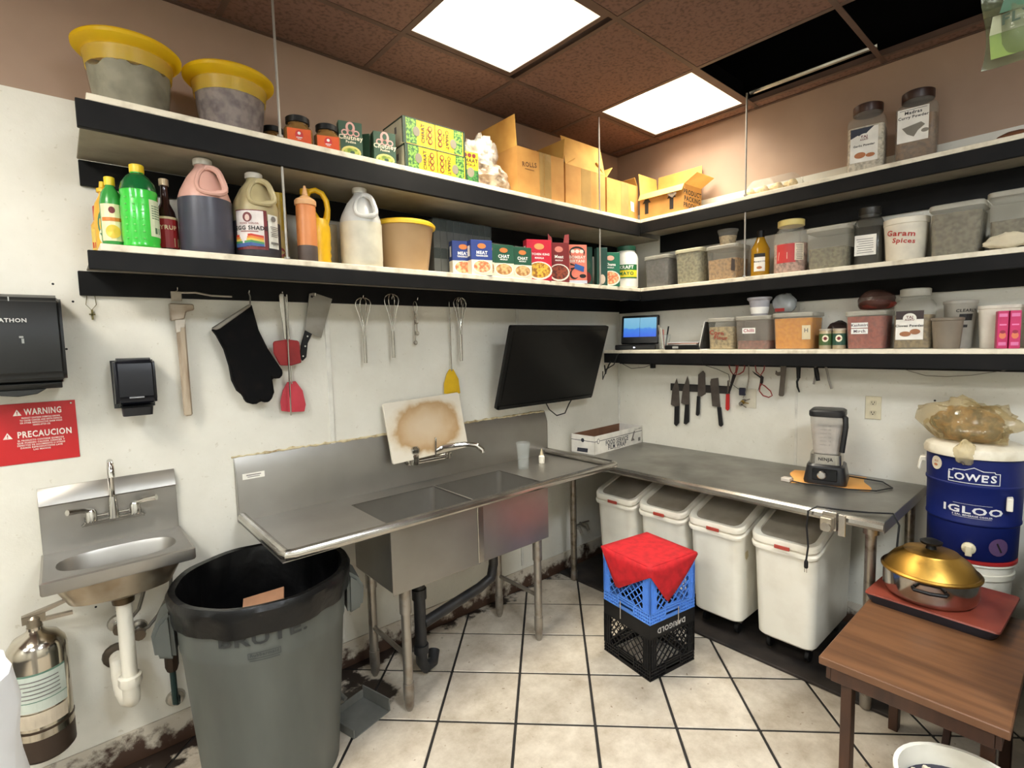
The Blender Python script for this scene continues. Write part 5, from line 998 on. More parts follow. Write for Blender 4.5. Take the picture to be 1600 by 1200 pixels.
# shrink-wrapped green spice boxes standing in a row
t = T('wrapped_multipack', 'shrink-wrapped pack of dark green spice boxes behind the blue box', 'multipack', (-1.6, -.135, ZA2), R(-2))
DGR = M((22, 36, 32), .5); GRYB = M((92, 92, 88), .6)
for i in range(9):
    o = G().box(-.18+i*.0402, -.18+i*.0402+.0385, -.09, .1, 0, .14).box(-.18+i*.0402, -.18+i*.0402+.0385, -.09, .1, .141, .283).obj('spice_carton', GRYB, t, .001)
    decs(o, lambda x, z, q: (-.161+i*.0402+x, -.09-q, z), [(DGR, [('r', 0, .115, .037, .05), ('r', 0, .255, .037, .056)])])
G().box(-.183, .185, -.0945, .104, -.0, .287).obj('shrink_film', M((190, 196, 196), .08, a=.08, b=(20, .6)), t, .004)
decs(t, lambda x, z, q: (.1855+q, x, z), [(DGR, [('r', 0, .255, .17, .05)]), (FOODT, [('d', 0, .19, .07, .035)])])
BLUE = M((38, 60, 130), .45)
def fbox(name, label, x, y, rz, w_, d_, h, top, badge, t1, t2, food, low=None, z=ZA2, fs=1.0):
    dec = [(low or CREAM, [('r', 0, h*.22, w_-.001, h*.43)]), (badge, [('d', 0, h*.83, w_*.2, h*.075)]), (WHT, [('t', t1, 0, h*.64, w_*min(.19, 1.3/max(1, len(t1)))), ('t', t2, 0, h*.55, w_*.09)]), (M((240, 234, 220), .5), [('d', 0, h*.24, w_*.46*fs, h*.2*fs)]), (food, [('d', 0, h*.25, w_*.4*fs, h*.17*fs)])]
    return carton(name, label, 'box', (x, y, z), rz, w_, d_, h, top, dec, 'spice boxes on the middle shelf', [(low or CREAM, [('r', 0, h*.22, d_, h*.43)]), (WHT, [('r', 0, h*.7, d_*.5, h*.3)])])
BADG = M((206, 120, 60), .5)
fbox('spice_box', 'blue and white masala box in front of the shrink-wrapped pack', -1.585, -.335, R(-16), .115, .06, .175, BLUE, BADG, 'MEAT', 'TENDERIZER', FOODR)
fbox('spice_box', 'second blue masala box standing behind the first', -1.65, -.268, R(-16), .115, .05, .175, BLUE, BADG, 'MEAT', 'TENDERIZER', FOODR)
fbox('spice_box', 'green and cream masala box, left of two showing sliced food', -1.43, -.325, R(-14), .12, .05, .17, GRN, BADG, 'CHAT', 'MASALA', FOODT)
fbox('spice_box', 'green and cream masala box, right of two showing sliced food', -1.305, -.335, R(-14), .115, .05, .168, GRN, BADG, 'CHAT', 'MASALA', FOODT)
fbox('spice_box', 'green masala box turned edge on between the blue and green fronts', -1.505, -.3, R(-14), .035, .09, .17, GRN, BADG, '', '', FOODT)
CRIM = M((196, 26, 52), .45)
t = fbox('spice_box', 'crimson kitchen masala box with a plate of yellow noodles', -1.165, -.325, R(-22), .15, .055, .225, CRIM, M((224, 150, 90), .5), 'KITCHEN KING', 'MASALA', FOODY, CRIM, fs=1.12)
DR = M((120, 30, 32), .45)
t = fbox('spice_box', 'dark red meat masala box with its top torn open', -1.005, -.325, R(-24), .13, .055, .225, DR, M((214, 130, 116), .5), 'Meat', 'MASALA', FOODB, DR, fs=1.1)
G().prism([(-.065, .2255), (-.04, .2255), (-.042, .25), (-.066, .275)], -.0275, -.0265).prism([(.03, .2255), (.065, .2255), (.065, .275), (.038, .27)], -.0275, -.0265).obj('torn_flap', M((150, 60, 60), .6), t)
carton('spice_box', 'dark red box with pale torn flaps behind the crimson one', 'box', (-1.06, -.2, ZA2), R(-22), .12, .05, .25, M((96, 28, 34), .5), [(M((206, 150, 150), .5), [('p', [(-.05, .25), (.05, .25), (.04, .225), (-.04, .215)])])], 'spice boxes on the middle shelf')
SAL = M((232, 128, 106), .5)
carton('spice_box', 'salmon pink masala box with a blue ticket and black swirl', 'box', (-.845, -.325, ZA2), R(-26), .125, .055, .23, SAL, [(INK, [('d', 0, .185, .05, .035), ('d', -.02, .055, .03, .03), ('d', .035, .045, .022, .012)]), (SAL, [('d', 0, .178, .042, .03), ('d', -.012, .06, .026, .026)]), (M((240, 230, 216), .5), [('d', -.028+.028*i, .19, .013, .011) for i in range(3)]+[('t', 'BOMBAY', 0, .155, .024), ('t', 'BIRYANI', 0, .132, .024)]), (INK, [('p', [(-.045, .12), (.02, .1), (-.04, .08), (-.045, .09), (0, .1), (-.045, .11)])]), (M((44, 90, 160), .5), [('p', [(-.015, .118), (.045, .1), (.04, .068), (-.02, .088)])]), (M((200, 206, 220), .5), [('r', 0, .01, .124, .018)])], 'spice boxes on the middle shelf')
DG3 = M((24, 66, 56), .45)
carton('spice_box', 'dark green masala box seen behind the salmon one', 'box', (-.715, -.27, ZA2), R(-20), .11, .05, .24, DG3, [(M((190, 190, 170), .5), [('r', -.01, .2, .03, .03)]), (GRN2, [('d', .02, .13, .02, .03)]), (DRED, [('d', -.0, .05, .045, .04)])], 'spice boxes on the middle shelf')
carton('spice_box', 'green masala box turned edge on behind the hanger rod', 'box', (-.612, -.33, ZA2), R(-30), .07, .05, .235, DG3, [(M((206, 190, 170), .5), [('d', 0, .04, .02, .03)])], 'spice boxes on the middle shelf')
fbox('spice_box', 'green chana masala box between hanger rod and mayonnaise jar', -.525, -.325, R(-30), .13, .055, .215, M((26, 104, 78), .45), M((222, 170, 150), .5), 'Chana', 'MASALA', FOODR, M((26, 104, 78), .45), fs=1.1)
t = T('mayonnaise_jar', 'white mayonnaise jar with dark green lid at the shelf corner', 'jar', (-.29, -.29, ZA2), face(-.29, -.29))
G().lathe([(.0, 0), (.068, 0), (.077, .012), (.078, .2), (.07, .225), (.058, .24), (.058, .25)], 32).obj('jar', M((236, 234, 226), .3), t)
G().lathe([(.062, .25), (.063, .252), (.063, .278), (.058, .282)], 32).obj('lid', M((28, 78, 58), .4), t)
decs(t, cyl(.0784), [(M((34, 110, 60), .5), [('r', 0, .11, .16, .09)]), (M((240, 214, 50), .5), [('r', 0, .095, .16, .045)]), (WHT, [('t', 'KRAFT', 0, .136, .03)]), (M((34, 110, 60), .5), [('t', 'MAYO', -.0, .095, .032)])])

# ---- middle shelf, right wall
gB = 'food tubs on the right hand middle shelf'
def PB(x, y): return (x, y, ZA2)
sqtub('clear tub of dark grey seeds, first right of the mayonnaise jar', PB(-.135, -.475), -PI/2, .19, .19, .205, cont((86, 82, 84)), .88, gB)
sqtub('clear tub of greenish powder with cream lid, second on the shelf', PB(-.135, -.705), -PI/2, .185, .19, .215, cont((150, 144, 112)), .9, gB, lidm=M((206, 200, 170), .4))
sqtub('clear tub of golden lentils with a small cup on its lid', PB(-.135, -.925), -PI/2, .2, .19, .205, cont((178, 138, 88)), .6, gB, [(M((60, 50, 46), .6), [('p', [(.06, .05), (.085, .045), (.085, .11), (.065, .12)])])])
t = T('deli_cup', 'small clear deli cup of chopped nuts on top of the lentil tub', 'cup', (-.14, -.925, ZA2+.2055))
G().lathe([(.0, 0), (.042, 0), (.056, .085), (.06, .087), (.06, .096), (.055, .098)], 24).obj('cup', CLEAR, t); G().lathe([(.0, .002), (.041, .002), (.05, .058)], 24).obj('contents', cont((200, 176, 136)), t)
bottle('oil_bottle', 'square bottle of amber oil with black cap and white label', PB(-.14, -1.12), [(.0, 0), (.048, 0), (.05, .006), (.05, .16), (.03, .2), (.018, .23)], M((176, 130, 30), .12, a=.9), [(.021, .225), (.021, .262)], BLK, [(LBL, [('r', -.005, .08, .06, .1)]), (INK, [('r', -.005, .12, .06, .02), ('t', 'Mustard Oil', -.005, .085, .011)]), (POW, [('d', -.005, .05, .014, .008)])], .0503)
t = T('round_jar', 'wide clear jar of pink salt with a yellow lid and red label', 'jar', PB(-.14, -1.285), face(-.14, -1.285, .8, -PI/2))
G().lathe([(.0, 0), (.078, 0), (.084, .01), (.084, .19), (.078, .22), (.062, .245), (.062, .26)], 36).obj('jar', CLEAR, t)
G().lathe([(.0, .003), (.077, .003), (.081, .012), (.081, .16)], 36).obj('contents', cont((206, 164, 150)), t)
G().lathe([(.066, .258), (.067, .26), (.067, .288), (.062, .291)], 32).obj('lid', M((226, 206, 130), .4), t)
decs(t, cyl(.0843), [(M((200, 58, 56), .5), [('r', -.02, .105, .1, .1)]), (M((230, 214, 190), .5), [('r', .05, .11, .05, .09), ('p', [(-.06, .07), (-.01, .075), (-.01, .11), (-.055, .115)])]), (GREYINK, lines(.05, .145, .035, 9, .009, .003)), (M((200, 58, 56), .5), [('r', -.035, .092, .03, .012)])])
sqtub('tall clear tub half full of grey-green herbs left of the dark jar', PB(-.13, -1.487), -PI/2, .2, .19, .215, cont((128, 120, 92)), .5, gB)
sjar('tall dark spice jar with a white label between two tubs', PB(-.11, -1.648), face(-.11, -1.648, .6, -PI/2), .12, .29, cont((54, 46, 36)), .8, M((40, 38, 34), .35), [(LBL, [('r', -.01, .1, .09, .1)]), (GREYINK, lines(-.01, .13, .07, 7, .011, .003))], gB, body=M((90, 88, 80), .2, a=.5))
t = T('white_tub', 'round white tub with red handwriting on the middle shelf', 'tub', PB(-.14, -1.806), face(-.14, -1.806, .75, -PI/2))
G().lathe([(.0, 0), (.074, 0), (.076, .005), (.088, .17), (.091, .172), (.091, .198), (.087, .2)], 36).obj('tub', M((226, 218, 200), .45), t)
decs(t, cyl(lambda z: .0768+.071*z), [(M((186, 60, 50), .6), [('t', 'Garam', -.02, .125, .034, 1.2, -8), ('t', 'Spices', -.005, .09, .03, 1.1, -8)])])
sqtub('large clear tub of grey-brown powder right of the white tub', PB(-.13, -1.998), -PI/2, .19, .2, .225, cont((122, 112, 88)), .82, gB)
sqtub('rightmost clear tub of grey seeds with a crumpled paper in front', PB(-.13, -2.2), -PI/2, .2, .2, .24, cont((120, 110, 86)), .5, gB)
o = blob('crumpled_paper', M((206, 194, 166), .8, b=(20, .6)), None, (-.236, -2.18, ZA2+.03), (.012, .07, .03), 31, .3)
tag(o, 'crumpled pale paper scrap at the right end of the middle shelf', 'paper')

# ---- lowest shelf, right wall
gC = 'food tubs on the lowest shelf'
def PC(x, y): return (x, y, ZB3)
t = T('dvd_player', 'small portable screen with a bright blue picture in the corner', 'monitor', PC(-.13, -.27), face(-.13, -.27, .55, -PI/2))
G().box(-.145, .145, -.08, .08, 0, .035).obj('player_base', M((14, 14, 16), .3), t, .005)
G().box(-.012, .0, -.0815, -.08, .012, .02).obj('power_light', M((230, 236, 255), .5, em=3), t)
s2 = G().box(-.135, .135, -.012, .012, 0, .205).obj('screen_case', M((14, 14, 16), .25), t, .006); s2.location = (0, .04, .038); s2.rotation_euler = (R(-8), 0, 0)
def scr():
    mt = bpy.data.materials.new('picture'); mt.use_nodes = True; nt = mt.node_tree; p = nt.nodes['Principled BSDF']; L = nt.links.new
    tc = nt.nodes.new('ShaderNodeTexCoord'); sp = nt.nodes.new('ShaderNodeSeparateXYZ'); L(tc.outputs['Generated'], sp.inputs[0])
    rp = nt.nodes.new('ShaderNodeValToRGB'); e = rp.color_ramp.elements; e[0].position = .0; e[0].color = lin((60, 110, 240)); e[1].position = .95; e[1].color = lin((140, 200, 230))
    for po, c in ((.42, (70, 140, 236)), (.5, (120, 190, 226))): q = e.new(po); q.color = lin(c)
    nz = nt.nodes.new('ShaderNodeTexNoise'); nz.inputs['Scale'].default_value = 26; L(tc.outputs['Object'], nz.inputs[0])
    ad = nt.nodes.new('ShaderNodeMath'); ad.operation = 'MULTIPLY_ADD'; L(nz.outputs[0], ad.inputs[0]); ad.inputs[1].default_value = .25; L(sp.outputs[2], ad.inputs[2])
    sb = nt.nodes.new('ShaderNodeMath'); sb.operation = 'SUBTRACT'; L(ad.outputs[0], sb.inputs[0]); sb.inputs[1].default_value = .12
    L(sb.outputs[0], rp.inputs[0]); L(rp.outputs[0], p.inputs['Emission Color']); p.inputs['Emission Strength'].default_value = .8; p.inputs['Base Color'].default_value = (.01, .01, .01, 1)
    return mt
SCM = scr()
for k, (a, b) in enumerate(((-.118, -.001), (.001, .118))): G().box(a, b, -.0135, -.0125, .05, .188).obj('screen', SCM, s2, sm=0)
G().tube([(-.1, -.05, .0), (-.12, -.1, -.04), (-.13, -.15, -.1), (-.2, -.14, -.14)], .004, 6).obj('cable', BLK, t)
t = T('utensil_cup', 'clear cup holding pens and scraps beside the small screen', 'cup', PC(-.16, -.5))
G().lathe([(.0, 0), (.032, 0), (.042, .1), (.04, .1), (.03, .004)], 20, c1=False).obj('cup', GLASS, t)
for k, (dx, dy, m_) in enumerate(((.01, .01, M((190, 110, 100), .5)), (-.012, .006, M((210, 206, 196), .5)), (.004, -.014, BLK), (-.006, .018, M((180, 170, 150), .5)))): G().tube([(dx*.5, dy*.5, .008), (dx*2, dy*2, .135+.01*k)], .005, 6).obj('pen', m_, t)
t = T('card_reader', 'flat black device with papers stacked on it on the lowest shelf', 'device', PC(-.15, -.66), -PI/2+R(6))
G().box(-.115, .115, -.08, .08, 0, .03).obj('case', BLK, t, .004); G().box(-.06, -.02, -.0812, -.08, .008, .022).obj('label', M((150, 150, 146), .5), t)
for k in range(3): o = G().box(-.1, .1, -.07, .07, .0305+.006*k, .036+.006*k).obj('booklet', M(((206, 200, 190), (180, 130, 110), (196, 196, 196))[k], .6), t, .001); o.rotation_euler = (0, 0, R(5*k-4))
t = T('picture_frame', 'thin black and white stand seen edge on left of the beige tub', 'stand', PC(-.15, -.815), -PI/2)
G().prism([(-.035, 0), (-.027, 0), (.012, .17), (.004, .172)], -.06, .06).obj('panel', M((60, 58, 56), .4), t); G().prism([(-.0405, 0), (-.0355, 0), (.0035, .172), (-.001, .173)], -.06, .06).obj('backing', WHT, t); G().box(-.05, .02, -.06, .06, 0, .003).obj('foot', WHT, t)
HW = M((160, 66, 50), .6)
sqtub('clear tub of beige flour with orange handwriting on the lowest shelf', PC(-.135, -.92), -PI/2, .17, .18, .19, cont((178, 156, 110)), .72, gC, [(HW, [('t', 'Corn', -.02, .1, .036, 1.1, -6), ('t', 'Flour', .005, .07, .032, 1.1, -6)])])
sqtub('clear tub with a little red powder and a white tag', PC(-.135, -1.112), -PI/2, .205, .19, .192, cont((168, 92, 74)), .26, gC, [(WHT, [('r', -.015, .108, .075, .032)]), (M((160, 60, 80), .6), [('t', 'Chilli', -.015, .108, .026)])], body=M((186, 178, 168), .3, a=.35))
sqtub('clear tub of bright yellow turmeric powder', PC(-.135, -1.33), -PI/2, .21, .195, .198, cont((222, 150, 14), (206, 128, 6)), .85, gC, [(M((220, 206, 170), .5), [('r', .074, .09, .042, .075)]), (GREYINK, [('t', 'H', .074, .1, .03)])])
t = T('deli_cup', 'stack of pleated clear portion cups on the red powder tub lid', 'cup', (-.145, -1.122, ZB3+.193))
G().lathe([(.0, 0), (.044, 0), (.056, .085), (.066, .095), (.066, .105), (.06, .107), (.04, .01)], 28, c1=False).obj('cup', M((196, 194, 200), .3, a=.7), t); G().lathe([(.045, .012), (.05, .05), (.052, .05), (.046, .012)], 28).obj('paper_liner', WHT, t)
t = T('plastic_bag', 'small clear bag with a red tag behind the portion cups', 'bag', (-.115, -1.25, ZB3+.1985)); blob('film', M((190, 194, 196), .15, a=.5, b=(24, .9)), t, (0, 0, .055), (.05, .06, .058), 41, .15, flat_=.2); G().box(-.058, -.055, -.02, .03, .012, .03).obj('tag', M((150, 30, 26), .5), t)
for k, (y, m_) in enumerate(((-1.487, M((70, 96, 52), .5)), (-1.55, M((44, 80, 64), .5)))):
    t = T('spice_tin', ('small round spice tin with green label and cream badge left of the red tub', 'small round green spice tin touching the red tub')[k], 'tin', PC(-.19, y), face(-.19, y, .8, -PI/2), 'small spice tins')
    G().lathe([(.0, 0), (.03, 0), (.03, .09), (.028, .095)], 24).obj('tin', M((176, 160, 130), .4, .3), t); G().lathe([(.031, .0952), (.031, .103), (.027, .106)], 24).obj('lid', M((186, 176, 160), .4, .4), t)
    decs(t, cyl(.0302), [(m_, [('r', 0, .05, .12, .06)]), (CREAM, [('d', 0, .055, .015, .018)]), (DRED, [('d', 0, .055, .008, .009)])])
t = T('plastic_bag', 'dark crumpled bag behind the small spice tins', 'bag', PC(-.09, -1.52)); blob('sack', M((52, 40, 38), .3, b=(26, .8)), t, (0, 0, .07), (.055, .065, .072), 44, .15, flat_=.15)
REDP = cont((160, 66, 44), (130, 46, 30))
sqtub('clear tub full of brick red chilli powder with two white tags', PC(-.135, -1.668), -PI/2, .175, .19, .188, REDP, .86, gC, [(WHT, [('r', -.02, .118, .072, .026), ('r', -.02, .088, .072, .026)]), (M((70, 40, 60), .6), [('t', 'Kashmiri', -.02, .118, .018), ('t', 'Mirch', -.02, .088, .02)])])
t = T('plastic_bag', 'bag of red powder lying on the chilli tub', 'bag', (-.12, -1.69, ZB3+.189)); blob('powder', M((116, 40, 26), .6), t, (0, 0, .03), (.06, .075, .03), 46, .1, flat_=.3); blob('film', M((90, 64, 56), .12, a=.5, b=(24, .9)), t, (0, 0, .05), (.066, .08, .055), 47, .1, flat_=.3)
sjar('big clear spice jar of tan clove powder with white label', PC(-.13, -1.85), face(-.13, -1.85, .4, -PI/2), .15, .285, cont((140, 116, 72)), .68, FROST, [(LBL, [('r', -.01, .11, .105, .135)]), (M((50, 34, 34), .5), [('r', -.01, .158, .105, .04)]), (LBL, [('d', -.01, .143, .026, .024)]), (DRED, [('t', 'TAJ', -.01, .148, .016), ('t', 'AGRO', -.01, .136, .012)]), (INK, [('t', 'Cloves Powder', -.01, .108, .0155)]), (M((160, 106, 70), .6), [('d', -.025, .07, .022, .012), ('d', .012, .08, .02, .013)])], gC)
t = T('deli_cup', 'tall stack of frosted deli cups with printed text behind a grey cup', 'cup', PC(-.083, -2.01)); G().lathe([(.0, 0), (.046, 0), (.061, .2), (.064, .204), (.064, .216), (.059, .218)], 28).obj('cup_stack', M((186, 180, 168), .35, a=.75), t)
decs(t, cyl(lambda z: .0465+.075*z), [(INK, [('t', 'CLEARLY', -.06, .17, .018), ('r', -.06, .14, .05, .03), ('r', -.06, .1, .02, .012)])])
t = T('deli_cup', 'grey frosted deli cup in front of the taller cup stack', 'cup', PC(-.205, -1.985)); G().lathe([(.0, 0), (.047, 0), (.056, .125), (.06, .128), (.06, .138), (.055, .14)], 28).obj('cup', M((140, 128, 112), .35, a=.8), t)
t = T('white_tub', 'plain white tub behind the two pink boxes', 'tub', PC(-.1, -2.15)); G().rl([(.13, .12, 0, .02), (.15, .14, .17, .025), (.154, .144, .172, .025), (.154, .144, .185, .025)]).obj('tub', M((216, 208, 192), .45), t)
PINK = M((196, 34, 96), .45)
for k in range(2):
    carton('spice_box', ('left of two slim pink boxes at the right end of the lowest shelf', 'right of two slim pink boxes at the right end of the lowest shelf')[k], 'box', PC(-.215, -2.166-.038*k), -PI/2+R(14), .034, .05, .158, PINK, [(M((226, 120, 170), .5), [('r', 0, .14, .026, .014), ('r', 0, .1, .022, .006), ('r', 0, .02, .024, .014)]), (M((220, 120, 80), .5), [('d', 0, .055, .011, .014)]), (M((150, 20, 60), .5), [('d', 0, .07, .009, .007)])], 'pink boxes')
t = T('round_jar', 'tall beige plastic jar at the very end of the lowest shelf', 'jar', PC(-.16, -2.31)); G().lathe([(.0, 0), (.06, 0), (.064, .01), (.064, .045), (.06, .05), (.062, .2), (.05, .215), (.052, .24)], 28).obj('jar', M((226, 206, 170), .45), t)
# ================================================================ RIGHT WALL TOOLS
t = tag(G().box(-.012, -.001, -.884, -.455, 1.25, 1.3).obj('knife_rack', M((52, 48, 46), .5, .3), bev=.002), 'dark magnetic knife strip on the right hand wall', 'knife rack')
BLD = M((112, 104, 98), .4, .7, n=(9, (84, 74, 68), .4, .7)); HND = M((20, 20, 22), .4)
def knife(label, bl, hn, hm=HND, name='kitchen_knife', cat='knife'):
    return cut(name, label, cat, bl, BLD, -.0155, -.0125, .0005, [('handle', hn, hm, -.024, -.0128, .002)], 'yz')
knife('leftmost pointed kitchen knife with black handle on the magnetic strip', [(-.506, 1.338), (-.523, 1.275), (-.53, 1.147), (-.489, 1.1375), (-.46, 1.15), (-.472, 1.257)], [(-.494, 1.14), (-.53, 1.147), (-.528, 1.026), (-.507, 1.001), (-.49, 1.015)])
knife('second pointed kitchen knife with black handle on the magnetic strip', [(-.588, 1.356), (-.603, 1.301), (-.605, 1.161), (-.577, 1.155), (-.54, 1.167), (-.552, 1.261)], [(-.574, 1.158), (-.605, 1.161), (-.604, 1.042), (-.581, 1.021), (-.565, 1.026)])
knife('shorter broad knife with black handle, third on the magnetic strip', [(-.702, 1.396), (-.717, 1.378), (-.721, 1.242), (-.691, 1.222), (-.664, 1.224), (-.667, 1.369)], [(-.663, 1.2245), (-.684, 1.2225), (-.681, 1.101), (-.669, 1.089), (-.655, 1.095)])
knife('rectangular dark cleaver with black handle on the magnetic strip', [(-.759, 1.344), (-.807, 1.352), (-.816, 1.248), (-.824, 1.16), (-.768, 1.163), (-.752, 1.322)], [(-.805, 1.161), (-.831, 1.161), (-.845, 1.045), (-.832, 1.033), (-.818, 1.042)], name='cleaver', cat='cleaver')
knife('small paring knife with red handle at the end of the magnetic strip', [(-.869, 1.334), (-.878, 1.342), (-.882, 1.252), (-.868, 1.251)], [(-.864, 1.25), (-.886, 1.252), (-.887, 1.155), (-.876, 1.141), (-.862, 1.153)], M((196, 36, 34), .4))
RH = M((150, 48, 42), .45)
def loop(pts, r=.0035, x=-.05): return [(x, a, b) for a, b in pts]
t = T('scissors', 'dark shears with red loop handles hanging beside the knife strip', 'scissors', (0, 0, 0))
G().tube(loop([(-.925, 1.378), (-.909, 1.399), (-.897, 1.43), (-.905, 1.452), (-.93, 1.458), (-.944, 1.43), (-.94, 1.395)]), .004, 6, True).obj('handle', RH, t)
G().tube(loop([(-.944, 1.378), (-.968, 1.385), (-.991, 1.401), (-1.0, 1.43), (-.988, 1.455), (-.96, 1.45), (-.952, 1.41)], x=-.056), .004, 6, True).obj('handle', RH, t)
G().prism([(-.923, 1.381), (-.946, 1.38), (-.905, 1.262), (-.895, 1.26)], -.056, -.05, 'yz').obj('blade', M((46, 40, 40), .4, .6), t)
t = T('scissors', 'open shears with red loop handles hanging by one handle', 'scissors', (0, 0, 0))
G().tube(loop([(-1.093, 1.38), (-1.068, 1.4), (-1.06, 1.44), (-1.075, 1.46), (-1.1, 1.462), (-1.117, 1.443), (-1.112, 1.411)]), .0038, 6, True).obj('handle', RH, t)
G().tube(loop([(-1.095, 1.33), (-1.09, 1.285), (-1.112, 1.258), (-1.145, 1.25), (-1.165, 1.262), (-1.155, 1.288), (-1.12, 1.318)], x=-.054), .0038, 6, True).obj('handle', RH, t)
G().prism([(-1.044, 1.406), (-1.06, 1.387), (-1.11, 1.352), (-1.106, 1.368)], -.056, -.052, 'yz').prism([(-1.094, 1.385), (-1.112, 1.37), (-1.108, 1.335), (-1.079, 1.284), (-1.09, 1.335)], -.0515, -.048, 'yz').obj('blade', M((40, 36, 36), .4, .6), t)
t = T('string_loop', 'pale cord hanging with small keys and a dark fob between the shears', 'cord', (0, 0, 0))
G().tube([(-.06, -1.024, 1.463), (-.05, -1.022, 1.41), (-.04, -1.018, 1.36), (-.04, -1.008, 1.29), (-.04, -.985, 1.235)], .004, 6).obj('cord', M((150, 142, 128), .7), t)
G().box(-.05, -.03, -.999, -.96, 1.25, 1.298).obj('fob', M((26, 28, 48), .4), t, .004)
for k in range(3): o = G().lathe([(.014, 0), (.014, .002)], 12).box(-.003, .003, -.04, 0, 0, .002).xf(Matrix.Translation((-.03-.004*k, -.985+.008*k, 1.215-.01*k)) @ Matrix.Rotation(R(25*k-20), 4, 'X') @ Matrix.Rotation(PI/2, 4, 'Y')).obj('key', (STEELR, M((170, 140, 70), .4, .8), STEELR)[k], t)
t = T('wire_outlet', 'low cream switch cover on the wall behind the hanging keys', 'cover', (0, -1.005, 1.17)); G().box(-.006, 0, -.045, .025, 0, .12).obj('plate', M((214, 206, 186), .5), t, .001)
tag(G().prism([(-1.207, 1.466), (-1.24, 1.458), (-1.229, 1.267), (-1.222, 1.26), (-1.205, 1.26), (-1.199, 1.267), (-1.208, 1.382), (-1.192, 1.38), (-1.178, 1.39), (-1.181, 1.413), (-1.19, 1.402), (-1.207, 1.405)], -.05, -.044, 'yz').obj('can_opener', M((108, 100, 92), .4, .7), bev=.001), 'flat grey steel can opener hanging from the lowest shelf', 'opener')
t = T('hook_tool', 'black handled hooked tool hanging from the lowest shelf', 'utensil', (-.05, -1.306, 1.29))
G().tube([(0, 0, .15), (0, -.001, .08)], [.013, .01], 8).obj('handle', BLK, t); G().tube([(0, -.001, .08), (0, .006, .06), (0, .003, .03), (0, -.008, .0)], [.007, .006, .006, .004], 8).obj('hook', BLK, t)
t = T('safety_handle', 'white wire loop tool with black grip hanging furthest right', 'utensil', (0, 0, 0))
G().tube(loop([(-1.387, 1.34), (-1.395, 1.38), (-1.395, 1.44), (-1.408, 1.462), (-1.425, 1.466), (-1.444, 1.448), (-1.455, 1.41), (-1.465, 1.36), (-1.478, 1.318)]), .006, 6).obj('wire', M((158, 152, 144), .45), t)
G().tube(loop([(-1.396, 1.435), (-1.402, 1.4), (-1.41, 1.36)], x=-.05), [.011, .013, .01], 8).obj('grip', BLK, t)
t = T('wall_outlet', 'cream double power outlet on the wall right of the blender', 'outlet', (0, -1.663, 1.163), -PI/2)
G().box(-.036, .036, -.006, 0, 0, .122).obj('cover_plate', M((222, 212, 182), .45), t, .002)
for z in (.034, .088): G().rl([(.03, .026, 0, .008), (.03, .026, .003, .008)]).xf(Matrix.Translation((0, -.006, z)) @ Matrix.Rotation(PI/2, 4, 'X')).obj('socket', M((206, 196, 166), .45), t)
decs(t, flat(-.0092), [(INK, [('r', -.006, .037, .003, .009), ('r', .006, .037, .003, .009), ('d', 0, .027, .003, .003), ('r', -.006, .091, .003, .009), ('r', .006, .091, .003, .009), ('d', 0, .081, .003, .003)])], 'slots')
t = T('phone_charger', 'thin black charger lead hanging from the lowest shelf to the knives', 'cord', (0, 0, 0)); G().tube([(-.254, -.82, 1.5), (-.256, -.83, 1.45), (-.16, -.87, 1.42), (-.06, -.9, 1.38), (-.03, -.895, 1.33), (-.03, -.93, 1.3), (-.03, -.955, 1.285)], .0018, 5).obj('cable', BLK, t)
t = T('loose_wire', 'grey wire drooping below the right end of the lowest shelf', 'wire', (0, 0, 0)); G().tube([(-.02, -1.76, 1.455), (-.012, -1.81, 1.425), (-.01, -1.88, 1.402), (-.01, -1.96, 1.4), (-.012, -2.05, 1.41), (-.02, -2.2, 1.445), (-.02, -2.35, 1.46)], .0018, 5).obj('cable', M((150, 144, 132), .6), t)
t = T('video_cables', 'tangle of black leads between the television and the small screen', 'cable', (0, 0, 0))
for k, pts in enumerate(([(-.42, -.2, 1.44), (-.36, -.16, 1.38), (-.3, -.12, 1.40), (-.25, -.12, 1.46), (-.2, -.16, 1.50)], [(-.44, -.2, 1.4), (-.38, -.15, 1.34), (-.3, -.1, 1.36), (-.22, -.08, 1.44)], [(-.1, -.1, 1.44), (-.06, -.16, 1.40), (-.04, -.26, 1.41), (-.03, -.34, 1.44)])): G().tube(pts, (.005, .0035, .002)[k], 6).obj('cable', BLK, t)
tag(G().box(-.06, -.03, -.35, -.32, 1.405, 1.45).obj('power_adapter', BLK, bev=.003), 'small black power adapter dangling under the lowest shelf', 'adapter')

# ================================================================ NEAR THE CAMERA
t = T('refrigerator', 'grey steel counter-height refrigerator at the right edge', 'refrigerator', (-.68, -2.78, 0))
GS = M((136, 146, 150), .4, .3, n=(4, (118, 128, 132), .4, .8))
G().box(-.66, .64, -.40, .40, .06, .84).obj('cabinet', GS, t, .008, seg=2); G().box(-.66, .64, -.41, .41, .8405, .87).obj('worktop', STEEL, t, .004)
for y in (-.2, .2): d_ = G().box(-.685, -.6605, y-.19, y+.19, .1, .82).obj('door', GS, t, .004); G().box(-.7, -.6855, y+.13 if y < 0 else y-.15, y+.15 if y < 0 else y-.13, .4, .6).obj('handle', STEELR, d_, .003)
for x in (-.55, .55):
    for y in (-.35, .35): G().lathe([(.02, 0), (.025, .06)], 10, (x, y)).obj('foot', BLK, t)
t = T('flour_sack', 'tall white plastic sack at the bottom left edge', 'sack', (-3.5, -1.0, 0))
rs = []
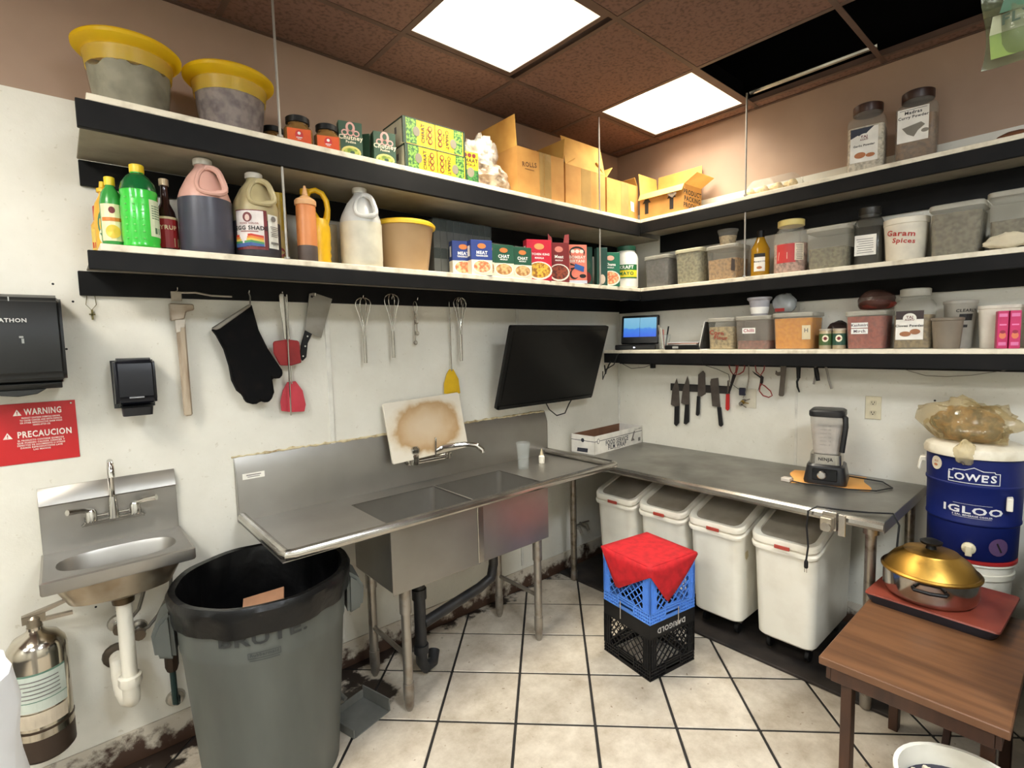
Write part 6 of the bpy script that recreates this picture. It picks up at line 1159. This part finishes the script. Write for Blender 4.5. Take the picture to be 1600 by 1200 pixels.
for i in range(15):
    z = i/14*.98; k = 1-.1*abs(i/14-.45)-.25*max(0, i/14-.9)*8*.1; rs.append([((.148*k+.006*math.sin(3*j+i*1.1)+.004*math.sin(7*j+2*i))*math.cos(2*PI*j/28)*(1.02), (.2*k+.006*math.sin(4*j+i))*math.sin(2*PI*j/28), z) for j in range(28)])
G().rings(rs).obj('sack_body', M((226, 228, 232), .4, n=(5, (206, 208, 214), .4, .8), b=(9, .5)), t, sm=80)
G().tube([(0, 0, .96), (0, 0, 1.0), (.01, .01, 1.05)], [.1, .03, .06], 12).obj('tied_neck', M((226, 228, 232), .4), t)
t = T('fly_trap_bag', 'green and clear disposable fly trap bag hanging at the top right', 'bag', (-1.75, -2.348, 2.155), face(-1.75, -2.348))
FT = M((120, 126, 96), .12, a=.35, b=(22, 1)); 
def pil(u, v, s_): e = (1-(2*u-1)**4)*(1-(2*v-1)**6); return (-.085+.17*u+.006*math.sin(9*v), s_*.022*e+.003*math.sin(12*u+7*v), .0+.3*v-.02*abs(2*u-1)*0)
G().grid(lambda u, v: pil(u, v, -1), 12, 14).grid(lambda u, v: pil(u, v, 1), 12, 14).obj('pouch', FT, t, sm=80)
bag = lambda x, z, o: (x, -.024*(1-(x/.085)**4)*(1-(2*min(1, z/.3)-1)**6)-.004-o, z)
decs(t, bag, [(M((92, 110, 30), .4, n=(14, (64, 84, 24), .4, .7)), [('p', [(-.07, .014), (.075, .014), (.075, .06), (-.074, .06)])]), (M((136, 136, 104), .5), [('p', [(-.074, .06), (.075, .06), (.075, .094), (-.07, .094)])]), (M((24, 66, 34), .45), [('p', [(-.06, .094), (.075, .094), (.075, .175), (-.04, .175)])]), (M((150, 140, 80), .5), [('p', [(-.0, .175), (.075, .175), (.075, .25), (.01, .25)])]), (M((30, 50, 24), .5), [('t', 'FLY TRAP', .006, .077, .027, 1.0)])])
G().tube([(0, 0, .3), (0, 0, .805)], .0012, 5).obj('string', OFFW, t); G().lathe([(.05, .295), (.05, .305)], 14, sy=.4).obj('cap', M((206, 176, 60), .4), t)
bpy.context.view_layer.update()
